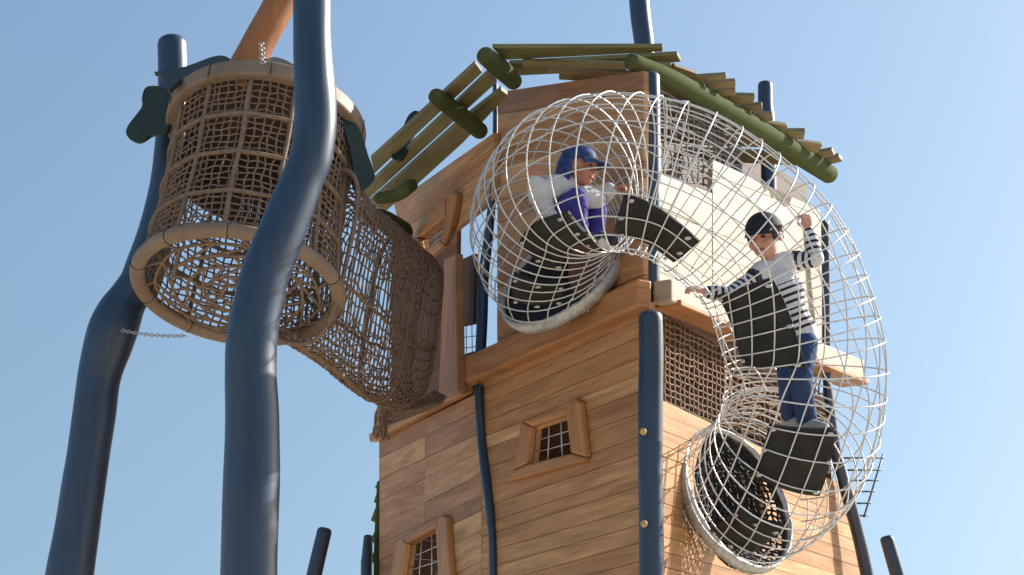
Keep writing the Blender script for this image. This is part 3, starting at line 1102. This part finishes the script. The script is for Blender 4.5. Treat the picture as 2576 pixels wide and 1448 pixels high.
def bridge(u, v):
    f = min(max(u, 0), 1) * (len(RS) - 1); i = int(min(f, len(RS) - 2)); w = f - i
    r_ = RS[i] * (1 - w) + RS[i + 1] * w
    T, B = Vector(r_[:3]), Vector(r_[3:])
    c = (T + B) / 2; a = (T - B) / 2
    t = v * 2 * math.pi
    tang = Vector((.42, .85, 0)).normalized()
    sidev = a.normalized().cross(tang).normalized()
    sq = lambda q: math.copysign(abs(q) ** .62, q)
    return c + a * sq(math.cos(t)) * .97 + sidev * (a.length * (.40 - .22 * u) * sq(math.sin(t)))


br = thing("net_bridge", "sagging brown rope net tunnel joining the basket to the tower", "rope bridge", bridge(.5, .5))
mb = MB()
net_surface(mb, bridge, 36, 42, .0050, .22, seed=21, knots=.0085)
mb.build("net_wall", M['rope'], br)
for v, r_ in ((.5, .017), (.02, .011), (.27, .010), (.73, .010)):
    mb = MB(); mb.tube([bridge(k / 40, v) + Vector((0, 0, .006 * math.sin(k * 1.7))) for k in range(41)], r_, 8)
    mb.build("edge_rope", M['rope_pale'] if v != .5 else M['rope'], br)
for u in (.0, .58, .97):
    mb = MB(); mb.tube([bridge(u, k / 40) for k in range(40)], .012, 7, closed=True)
    mb.build("frame_rope", M['rope'], br)
# lashing that hangs over the corner of the wall
mb = MB()
lr_ = random.Random(3)
for k in range(14):
    x = 956 + lr_.uniform(-10, 14)
    p = [at(x + lr_.uniform(-4, 4) + 6 * math.sin(j * .9 + k), 1010 + j * 18 + lr_.uniform(-4, 4), 9.0 + .12 * j + lr_.uniform(-.03, .03)) for j in range(6)]
    mb.tube(spline([tuple(q) for q in p], 4), .008, 6)
for k in range(7):
    p = [at(955, 1015 + 10 * k, 9.1 + .06 * k), at(1010 + 14 * k, 1035 - 2 * k, 9.2), at(1095 + 4 * k, 985 + 2 * k, 9.25)]
    mb.tube(spline([tuple(q) for q in p], 6), .009, 6)
mb.build("lashing", M['rope'], br)

# ------------------------------------------------------------------ wire tube slide
TR = .375
EB, EC = at(1420, 690, 7.98), at(1850, 1256, 8.05)      # centres of the two mouths
AB, AC = Vector((.55, .62, -.52)).normalized(), Vector((-.64, .70, -.30)).normalized()
ctrl = [EB, at(1377, 628, 7.82), at(1372, 555, 7.60), at(1415, 475, 7.32), at(1480, 441, 7.14), at(1590, 436, 7.02), at(1745, 485, 7.0), at(1935, 650, 7.12), at(2020, 872, 7.24),
        at(2022, 1010, 7.33), at(1995, 1120, 7.48), at(1937, 1200, 7.74), EC]
CS = spline([tuple(c) for c in ctrl], 24)
NS = len(CS)
CT = np.gradient(CS, axis=0); CT /= np.linalg.norm(CT, axis=1, keepdims=True)
PIV = at(1610, 1000, 7.4)
_nb = [None] * NS
_m = 7 * 24
_p, _t = Vector(CS[_m]), Vector(CT[_m])
_d = (CAM - _p).normalized()
_n = (_d - _t * _d.dot(_t)).normalized()
_sg = 1 if _t.cross(_n).dot(PIV - _p) > 0 else -1
for _dir in (1, -1):                                # carry the frame along the tube without twist
    n_ = _n.copy()
    for i in range(_m, NS if _dir > 0 else -1, _dir):
        t = Vector(CT[i])
        n_ = (n_ - t * n_.dot(t)).normalized()
        _nb[i] = (n_.copy(), t.cross(n_) * _sg)


def tubep(u, phi, r=TR):
    """u in control index units, phi 0 = nearest the viewer, + towards the inner bend"""
    f = min(max(u * 24, 0), NS - 1); i = int(min(f, NS - 2)); w = f - i
    p = Vector(CS[i] * (1 - w) + CS[i + 1] * w)
    n_ = _nb[i][0].lerp(_nb[i + 1][0], w).normalized(); b_ = _nb[i][1].lerp(_nb[i + 1][1], w).normalized()
    return p + (n_ * math.cos(phi) + b_ * math.sin(phi)) * r


slide = thing("wire_tube", "big curved steel wire climbing tube looping around the tower corner", "climbing tube", at(1935, 650, 7.12))
arc = np.concatenate([[0], np.cumsum(np.linalg.norm(np.diff(CS, axis=0), axis=1))])
NRING = int(arc[-1] / .084)
mb = MB()
for k in range(1, NRING):
    s = arc[-1] * k / NRING
    u = np.interp(s, arc, np.arange(NS)) / 24
    mb.tube([tubep(u, 2 * math.pi * j / 44) for j in range(44)], .0037, 5, closed=True)
mb.build("wire_hoops", M['wire'], slide)
mb = MB()
NL = 20
for k in range(NL):
    pts = []
    for i in range(2, NS - 2, 2):
        u = i / 24
        tw = .35 * math.sin(u * .8) + .16 * (arc[i])
        pts.append(tubep(u, 2 * math.pi * k / NL + tw, TR - .006))
    mb.tube(pts, .0037, 5)
mb.build("long_wires", M['wire'], slide)
for c_, a_ in ((EB, AB), (EC, AC)):
    mb = MB()
    n = 64
    rr2 = random.Random(7)
    x_ = a_.cross(Vector((0, 0, 1))).normalized(); y_ = a_.cross(x_)
    for k in range(n):
        ph = 2 * math.pi * k / n
        rad = x_ * math.cos(ph) + y_ * math.sin(ph)
        for dz, dr in ((.035, .002), (.03, .014), (.0, .019), (-.03, .012), (-.036, .0), (-.01, -.006)):
            mb.v.append(c_ + a_ * (dz + rr2.uniform(-.003, .003)) + rad * (TR + dr + rr2.uniform(-.003, .003)))
    for k in range(n):
        for j in range(5):
            mb.face((k * 6 + j, k * 6 + j + 1, ((k + 1) % n) * 6 + j + 1, ((k + 1) % n) * 6 + j), True)
    mb.build("collar", M['collar'], slide)

for c_, a_, pl_ in ((EB, AB, PB), (EC, AC, PC)):  # dark linings added to shade both tube mouths
    mb = MB()
    x_ = a_.cross(Vector((0, 0, 1))).normalized(); y_ = a_.cross(x_)
    G = []
    for i in range(5):
        row = []
        for k in range(49):
            ph = 2 * math.pi * k / 48
            p = c_ + (x_ * math.cos(ph) + y_ * math.sin(ph)) * (TR - .012)
            q = c_ + (p - c_) * .66 + Vector((0, 0, .07))
            q = q - pl_.n * ((q - pl_.p).dot(pl_.n) + .06)
            row.append(p.lerp(q, i / 4))
        G.append(row)
    if pl_ is PB:
        mb.sheet(G, lambda i, j: (c_ - G[i][j]).normalized() * -.006)
        mb.build("shade_sleeve", M['rubber'], slide, recalc=True)
    else:                                         # added dark netting hides the lit wall in the lower mouth
        def slv(u, v):
            k = (u % 1.0) * 48; k0 = int(k); w = k - k0
            return (G[0][k0].lerp(G[0][k0 + 1], w)).lerp(G[4][k0].lerp(G[4][k0 + 1], w), v)
        net_surface(mb, slv, 64, 12, .0062, .3, closed_u=True, seed=8, knots=.0105)
        mb.build("shade_sleeve", M['black_rope'], slide)

# corners of each plate in tube coordinates (distance along, angle round)
panels = [[(1.05, 40), (1.95, 42), (1.8, 84), (.95, 80)], [(2.75, 36), (4.35, 30), (4.55, 66), (2.35, 76)], [(5.21, 12), (6.25, 24), (6.21, 57), (5.08, 48)],
          [(6.88, 54), (7.1, 6), (8.25, 3), (8.0, 54)], [(9.08, 27), (9.02, -21), (9.92, -22), (9.92, 30)], [(10.5, -8), (11.3, -8), (11.5, 28), (10.6, 28)]]
for cn in panels:
    mb = MB()
    nu_, nf = 14, 10
    def uf(a, b):
        l = [cn[0][q] * (1 - a) + cn[3][q] * a for q in (0, 1)]; r = [cn[1][q] * (1 - a) + cn[2][q] * a for q in (0, 1)]
        return [l[q] * (1 - b) + r[q] * b for q in (0, 1)]
    UF = [[uf(i / nu_, j / nf) for j in range(nf + 1)] for i in range(nu_ + 1)]
    G = [[tubep(u, R(f), TR - .014) for u, f in row] for row in UF]
    mb.sheet(G, lambda i, j: (Vector(CS[int(min(NS - 1, UF[i][j][0] * 24))]) - G[i][j]).normalized() * .016)
    pn = mb.build("rubber_panel", M['rubber'], slide, recalc=True)
    for (a, b) in ((.08, .1), (.08, .9), (.92, .1), (.92, .9), (.5, .95), (.5, .05)):
        u, f = uf(a, b)
        p = tubep(u, R(f), TR + .004)
        q = Vector(CS[int(min(NS - 1, u * 24))])
        z = (p - q).normalized()
        mm = z.to_track_quat('Z', 'Y').to_matrix()
        mb = MB(); mb.ellipsoid(p, (.016, .010, .005), mm, 10, 6)
        mb.build("clip", M['clip'], pn)

# steel struts holding the tube
mb = MB()
mb.tube([tubep(4.8, R(60), TR), PB.hit(1540, 640)], .02, 10)
mb.build("strut", M['collar'], slide)

# ------------------------------------------------------------------ trellis
mb = MB()
yt = RX.y + .3
mb.tube([at(*c8(1864, 520), yt), at(*c8(1716, 1005), yt)], .006, 6)
mb.tube([at(*c8(1762, 555), yt), at(*c8(1668, 850), yt)], .003, 5)
for (x0, x1, y) in ((1560, 1872, 547), (1590, 1850, 640), (1600, 1828, 720), (1620, 1800, 805), (1640, 1770, 895), (1665, 1745, 990)):
    mb.tube([at(*c8(x0, y + 2), yt), at(*c8(x1, y), yt)], .006, 6)
tag(mb.build("wire_trellis", M['dark_wire'], None, at(2190, 1220, yt)), "grey wire ladder grid sticking out at the tower's right edge", "trellis")


# ------------------------------------------------------------------ people
def remesh(mb, voxel, name, mat, parent, smooth_it=4, folds=0.0):
    """fuse the overlapping volumes of mb into one continuous skin"""
    me = bpy.data.meshes.new("tmp")
    me.from_pydata([tuple(p) for p in mb.v], [], mb.f)
    ob = bpy.data.objects.new("tmp", me); COL.objects.link(ob)
    r_ = ob.modifiers.new("r", 'REMESH'); r_.mode = 'VOXEL'; r_.voxel_size = voxel; r_.use_smooth_shade = True
    s_ = ob.modifiers.new("s", 'SMOOTH'); s_.iterations = smooth_it; s_.factor = .5
    dg = bpy.context.evaluated_depsgraph_get()
    m2 = bpy.data.meshes.new_from_object(ob.evaluated_get(dg))
    bpy.data.objects.remove(ob); bpy.data.meshes.remove(me)
    if folds:
        nrm = [v.normal.copy() for v in m2.vertices]
        for v, n_ in zip(m2.vertices, nrm):
            p = v.co
            f = noise.noise(Vector((p.x * 16, p.y * 16, p.z * 26))) + .5 * noise.noise(p * 45)
            v.co = p + n_ * (folds * (1 - abs(f) * 2))
    org = BASE[parent.name]
    m2.transform(Matrix.Translation(-org))
    m2.name = name
    m2.materials.clear(); m2.materials.append(mat)
    m2.polygons.foreach_set("use_smooth", [True] * len(m2.polygons))
    o = bpy.data.objects.new(name, m2); COL.objects.link(o); o.parent = parent
    BASE[o.name] = org
    return o


def frame(fwd, upv):
    f = Vector(fwd).normalized(); u = Vector(upv); u = (u - f * u.dot(f)).normalized()
    r = f.cross(u)
    return Matrix((r, f, u)).transposed()      # columns: right, forward, up


def add_head(mb, c, F, s=1.0):
    e = lambda x, y, z, a, b, d: mb.ellipsoid(c + F @ Vector((x * s, y * s, z * s)), (a * s, b * s, d * s), F, 20, 14)
    e(0, -.008, .030, .074, .090, .084)
    e(0, .018, -.035, .058, .064, .062)
    e(0, .045, -.068, .030, .030, .026)
    e(.040, .045, -.022, .026, .028, .026); e(-.040, .045, -.022, .026, .028, .026)
    mb.capsule(c + F @ Vector((0, .084 * s, .006 * s)), c + F @ Vector((0, .094 * s, -.020 * s)), .008 * s, .0125 * s)
    e(.076, -.008, -.004, .010, .017, .028); e(-.076, -.008, -.004, .010, .017, .028)
    e(0, .078, .026, .05, .014, .012)


def face_bits(parent, c, F, s=1.0):
    for sx in (-1, 1):
        mb = MB(); mb.ellipsoid(c + F @ Vector((sx * .030 * s, .0785 * s, .006 * s)), (.013 * s, .006 * s, .0065 * s), F, 12, 8)
        mb.build("eye", M['eye'], parent)
        mb = MB(); mb.capsule(c + F @ Vector((sx * .016 * s, .086 * s, .024 * s)), c + F @ Vector((sx * .046 * s, .076 * s, .023 * s)), .0042 * s, .003 * s, 8)
        mb.build("eyebrow", M['hair'], parent)
    mb = MB(); mb.capsule(c + F @ Vector((-.019 * s, .078 * s, -.050 * s)), c + F @ Vector((.019 * s, .078 * s, -.050 * s)), .0062 * s, .0062 * s, 8)
    mb.build("mouth", M['lip'], parent)


def add_hand(mb, wrist, F, s=1.0, curl=.6, thumb=1):
    """F columns: right(across palm), forward(along fingers), up(back of hand)"""
    T = lambda x, y, z: wrist + F @ Vector((x * s, y * s, z * s))
    for x in (-.018, -.006, .006, .018):
        mb.capsule(T(x * .7, .004, 0), T(x * 1.1, .05, 0), .012 * s, .0105 * s, 10)
    for x, L in ((-.0245, .044), (-.008, .053), (.0085, .056), (.025, .048)):
        a, y, z, ang = (x, .056, 0.0), .056, 0.0, 0.0
        p = T(x, y, z)
        for k, f in enumerate((.45, .32, .25)):
            ang += curl * (1.1 if k else .7)
            y2, z2 = y + L * f * math.cos(ang), z - L * f * math.sin(ang)
            q = T(x * (1 + .06 * (k + 1)), y2, z2)
            mb.capsule(p, q, .0074 * s, .0066 * s, 10)
            p, y, z = q, y2, z2
    p0, p1, p2 = T(thumb * .018, .012, -.004), T(thumb * .040, .036, -.016), T(thumb * .036, .058, -.026)
    mb.capsule(p0, p1, .0105 * s, .0085 * s, 10); mb.capsule(p1, p2, .0082 * s, .0068 * s, 10)


def dome(c, F, s, lift, rx, ry, rz, zcut, mat, name, parent, brim=None, nseg=28, nr=9):
    mb = MB()
    G = []
    for i in range(nr + 1):
        z = zcut + (1 - zcut) * math.sin(math.pi / 2 * i / nr)
        z = min(z, .9995)
        rr_ = math.sqrt(1 - z * z)
        G.append([c + F @ Vector((rx * s * rr_ * math.cos(2 * math.pi * k / nseg), -.008 * s + ry * s * rr_ * math.sin(2 * math.pi * k / nseg), lift * s + rz * s * z)) for k in range(nseg + 1)])
    ctr = c + F @ Vector((0, -.008 * s, lift * s))
    mb.sheet(G, lambda i, j: (G[i][j] - ctr).normalized() * .005)
    if brim:
        L, wdt, drop = brim
        zb = lift * s + rz * s * zcut
        Gb = []
        for i in range(7):
            t = i / 6
            row = []
            for k in range(13):
                a = R(90 - wdt + 2 * wdt * k / 12)
                prof = math.cos((k / 6 - 1) * 1.35)
                rr_ = math.sqrt(1 - zcut * zcut)
                row.append(c + F @ Vector((rx * s * rr_ * math.cos(a) * (1 + .1 * t), -.008 * s + ry * s * rr_ * math.sin(a) + L * s * t * prof, zb + .004 - drop * s * t * t - .01 * s * t * abs(k / 6 - 1))))
            Gb.append(row)
        mb.sheet(Gb, lambda i, j: F @ Vector((0, 0, .005)))
    return mb.build(name, mat, parent, recalc=True)


# --- child in the striped jersey
yb = 7.22
boy = thing("person", "child in black cap and striped jersey holding on inside the wire tube", "person", at(2050, 1060, yb + .05), "children in the wire tube")
hc = at(1924, 600, yb)
HF = frame((-.55, -.78, -.30), (-.18, -.2, 1))
neck = at(1938, 668, yb + .04)
chest = at(1958, 715, yb + .05)
belly = at(1985, 790, yb + .07)
pelv = at(2012, 845, yb + .09)
sR = at(1892, 705, yb + .0)        # arm reaching down to the left of the photo
sL = at(2010, 655, yb + .03)       # raised arm
eL, wL, kL = at(2052, 652, yb - .02), at(2034, 578, yb - .02), at(2026, 540, yb - .02)
eR, wR = at(1838, 742, yb - .05), at(1775, 735, yb - .08)
hipA, kneeA, ankA = at(2020, 862, yb + .06), at(2014, 965, yb + .0), at(2030, 1058, yb + .06)
hipB, kneeB, ankB = at(1985, 862, yb + .12), at(1985, 960, yb + .1), at(1990, 1050, yb + .16)
mb = MB()
add_head(mb, hc, HF)
mb.capsule(hc + HF @ Vector((0, -.02, -.05)), neck, .04, .042)
mb.capsule(neck, chest, .05, .07)
mb.capsule(chest, belly, .07, .066); mb.capsule(belly, pelv, .066, .07)
mb.capsule(neck.lerp(sL, .4), sL, .045, .034); mb.capsule(neck.lerp(sR, .4), sR, .045, .034)
for a, b, c in ((sL, eL, wL), (sR, eR, wR)):
    mb.capsule(a, b, .032, .026); mb.capsule(b, c, .026, .019)
for a, b, c in ((hipA, kneeA, ankA), (hipB, kneeB, ankB)):
    mb.capsule(a, b, .058, .042); mb.capsule(b, c, .042, .027)
add_hand(mb, wL, frame((-.15, -.1, .95), (.3, -.9, 0)) , .95, .75, -1)
add_hand(mb, wR, frame((-.95, -.2, .25), (0, -.5, .8)), .95, .5, 1)
remesh(mb, .0055, "body", M['skin'], boy, 3)
face_bits(boy, hc, HF)
# jersey: bones carry the stripes
bones = [(neck, pelv, 'torso'), (sL, wL.lerp(eL, .12), 'arm'), (sR, wR.lerp(eR, .12), 'arm')]
mb = MB()
mb.capsule(neck + Vector((0, 0, -.018)), chest, .054, .088); mb.capsule(chest, belly, .088, .085)
mb.capsule(belly, pelv, .085, .092)
mb.ellipsoid(chest.lerp(belly, .3), (.11, .082, .11))
mb.capsule(neck.lerp(sL, .35), sL, .055, .046); mb.capsule(neck.lerp(sR, .35), sR, .055, .046)
for a, b, c in ((sL, eL, wL), (sR, eR, wR)):
    mb.capsule(a, b, .044, .038); mb.capsule(b, c.lerp(b, .14), .038, .030)
js = remesh(mb, .006, "jersey", M['stripe'], boy, 4, .003)
al, bd = [], []
org = BASE[boy.name]
tdir = (pelv - neck).normalized()


def seg_d(p, a, b):
    t = max(0, min(1, (p - a).dot(b - a) / (b - a).length_squared)); return (p - (a + (b - a) * t)).length, t


for vtx in js.data.vertices:
    p = vtx.co + org
    dt, tt = seg_d(p, neck, pelv)
    best = (dt / .092, (p - neck).dot(tdir), (p - neck).dot(tdir) > .105 and (p - neck).dot(tdir) < (pelv - neck).length * .93)
    for (a, b, c) in ((sL, eL, wL), (sR, eR, wR)):
        d1, t1 = seg_d(p, a, b); d2, t2 = seg_d(p, b, c)
        if d1 / .046 < best[0]:
            best = (d1 / .046, t1 * (b - a).length, True)
        if d2 / .04 < best[0]:
            best = (d2 / .04, (b - a).length + (p - b).dot((c - b).normalized()), True)
    al.append(best[1] + 5 * .032); bd.append(1.0 if best[2] else 0.0)
a_ = js.data.attributes.new("along", 'FLOAT', 'POINT'); a_.data.foreach_set("value", al)
a_ = js.data.attributes.new("banded", 'FLOAT', 'POINT'); a_.data.foreach_set("value", bd)
mb = MB()
mb.capsule(pelv + Vector((0, 0, -.01)), pelv.lerp(belly, .3), .082, .078)
for a, b, c in ((hipA, kneeA, ankA), (hipB, kneeB, ankB)):
    mb.capsule(a, b, .068, .052); mb.capsule(b, c, .052, .045)
remesh(mb, .007, "trousers", M['denim'], boy, 4, .004)
for a in (ankA, ankB):
    mb = MB()
    f = Vector((.55, -.75, -.12)).normalized()
    mb.capsule(a + Vector((0, 0, -.02)) - f * .02, a + f * .05 + Vector((0, 0, -.032)), .036, .034); mb.capsule(a + f * .05 + Vector((0, 0, -.032)), a + f * .105 + Vector((0, 0, -.04)), .034, .027)
    remesh(mb, .006, "shoe", M['shoe'], boy, 3)
mb = MB()
for k in range(70):
    a = lr_.uniform(0, 2 * math.pi)
    z0 = .045
    rad = Vector((.077 * math.cos(a), -.008 + .094 * math.sin(a), z0))
    dz = -.035 - lr_.random() * .03 if math.sin(a) < .55 else -.012 - lr_.random() * .016
    p = hc + HF @ rad
    q = hc + HF @ (Vector((rad.x * 1.03, rad.y * 1.02, z0 + dz)))
    mb.capsule(p, q, .009, .003, 6)
mb.build("hair", M['hair'], boy)
dome(hc, HF, 1.0, .035, .083, .099, .088, .02, M['cap_black'], "cap", boy, brim=(.045, 55, .02))

# --- child with the blue cap, crouching in the upper bend
yg = 7.28
kid = thing("person", "crouching child in blue cap with pale shirt and violet trousers inside the wire tube", "person", at(1470, 590, yg), "children in the wire tube")
hc2 = at(1457, 425, yg)
HF2 = frame((.88, -.42, -.12), (.05, -.05, 1))
neck2 = at(1438, 468, yg + .03)
chest2 = at(1412, 500, yg + .05)
pelv2 = at(1402, 555, yg + .08)
sN = at(1400, 470, yg - .06); sF = at(1448, 482, yg + .14)
eN, wN = at(1358, 492, yg - .10), at(1346, 455, yg - .13)
eF, wF = at(1500, 498, yg + .10), at(1536, 478, yg + .06)
hN, knN, anN = at(1408, 548, yg - .02), at(1450, 500, yg - .12), at(1458, 588, yg - .12)
hF, knF, anF = at(1420, 550, yg + .12), at(1502, 520, yg + .06), at(1498, 590, yg + .04)
mb = MB()
add_head(mb, hc2, HF2, .93)
mb.capsule(hc2 + HF2 @ Vector((0, -.02, -.05)), neck2, .036, .038)
mb.capsule(neck2, chest2, .05, .068); mb.capsule(chest2, pelv2, .068, .07)
mb.capsule(neck2, sN, .04, .032); mb.capsule(neck2, sF, .04, .032)
for a, b, c in ((sN, eN, wN), (sF, eF, wF)):
    mb.capsule(a, b, .030, .025); mb.capsule(b, c, .025, .018)
for a, b, c in ((hN, knN, anN), (hF, knF, anF)):
    mb.capsule(a, b, .055, .041); mb.capsule(b, c, .041, .026)
add_hand(mb, wN, frame((-.25, -.15, .95), (-.2, -.9, 0)), .9, .5, 1)
add_hand(mb, wF, frame((.9, -.2, .3), (0, -.3, .9)), .9, .8, -1)
remesh(mb, .0055, "body", M['skin_tan'], kid, 3)
face_bits(kid, hc2, HF2, .93)
mb = MB()
mb.capsule(neck2 + Vector((0, 0, -.012)), chest2, .052, .092); mb.capsule(chest2, pelv2, .09, .095)
mb.capsule(neck2.lerp(sN, .3), sN, .052, .05); mb.capsule(neck2.lerp(sF, .3), sF, .052, .048)
mb.capsule(sN, eN, .058, .056); mb.capsule(eN, wN.lerp(eN, .2), .054, .040); mb.capsule(eN, at(1385, 545, yg - .1), .05, .035);
mb.capsule(sF, eF, .056, .052); mb.capsule(eF, wF.lerp(eF, .15), .05, .040); mb.capsule(at(1470, 495, yg - .02), at(1500, 505, yg + .02), .05, .045)
mb.capsule(eN, at(1366, 540, yg - .06), .045, .03)
remesh(mb, .007, "shirt", M['white_cloth'], kid, 5, .006)
mb = MB()
for a, b, c in ((hN, knN, anN), (hF, knF, anF)):
    mb.capsule(a, b, .072, .050); mb.capsule(b, c.lerp(b, .08), .050, .042)
mb.capsule(pelv2, hN, .08, .07); mb.capsule(pelv2, hF, .08, .07)
remesh(mb, .007, "trousers", M['purple'], kid, 4, .004)
for a in (anN, anF):
    mb = MB()
    f = Vector((.9, -.3, -.1)).normalized()
    mb.capsule(a + Vector((0, 0, -.015)), a + f * .09 + Vector((0, 0, -.03)), .034, .027)
    remesh(mb, .006, "shoe", M['dark_shoe'], kid, 3)
dome(hc2, HF2, .93, .034, .083, .099, .09, .0, M['cap_blue'], "cap", kid, brim=(.075, 60, .02))
# neck flap of the cap
mb = MB()
G = []
for i in range(8):
    t = i / 7
    G.append([hc2 + HF2 @ (Vector(((.080 + .01 * t) * math.cos(a), -.008 + (.095 + .02 * t) * math.sin(a), .036 - .115 * t + .006 * math.sin(a * 9)))) for a in np.linspace(R(175), R(365), 17)])
mb.sheet(G, lambda i, j: (G[i][j] - hc2).normalized() * .004)
mb.build("neck_flap", M['cap_blue'], kid, recalc=True)
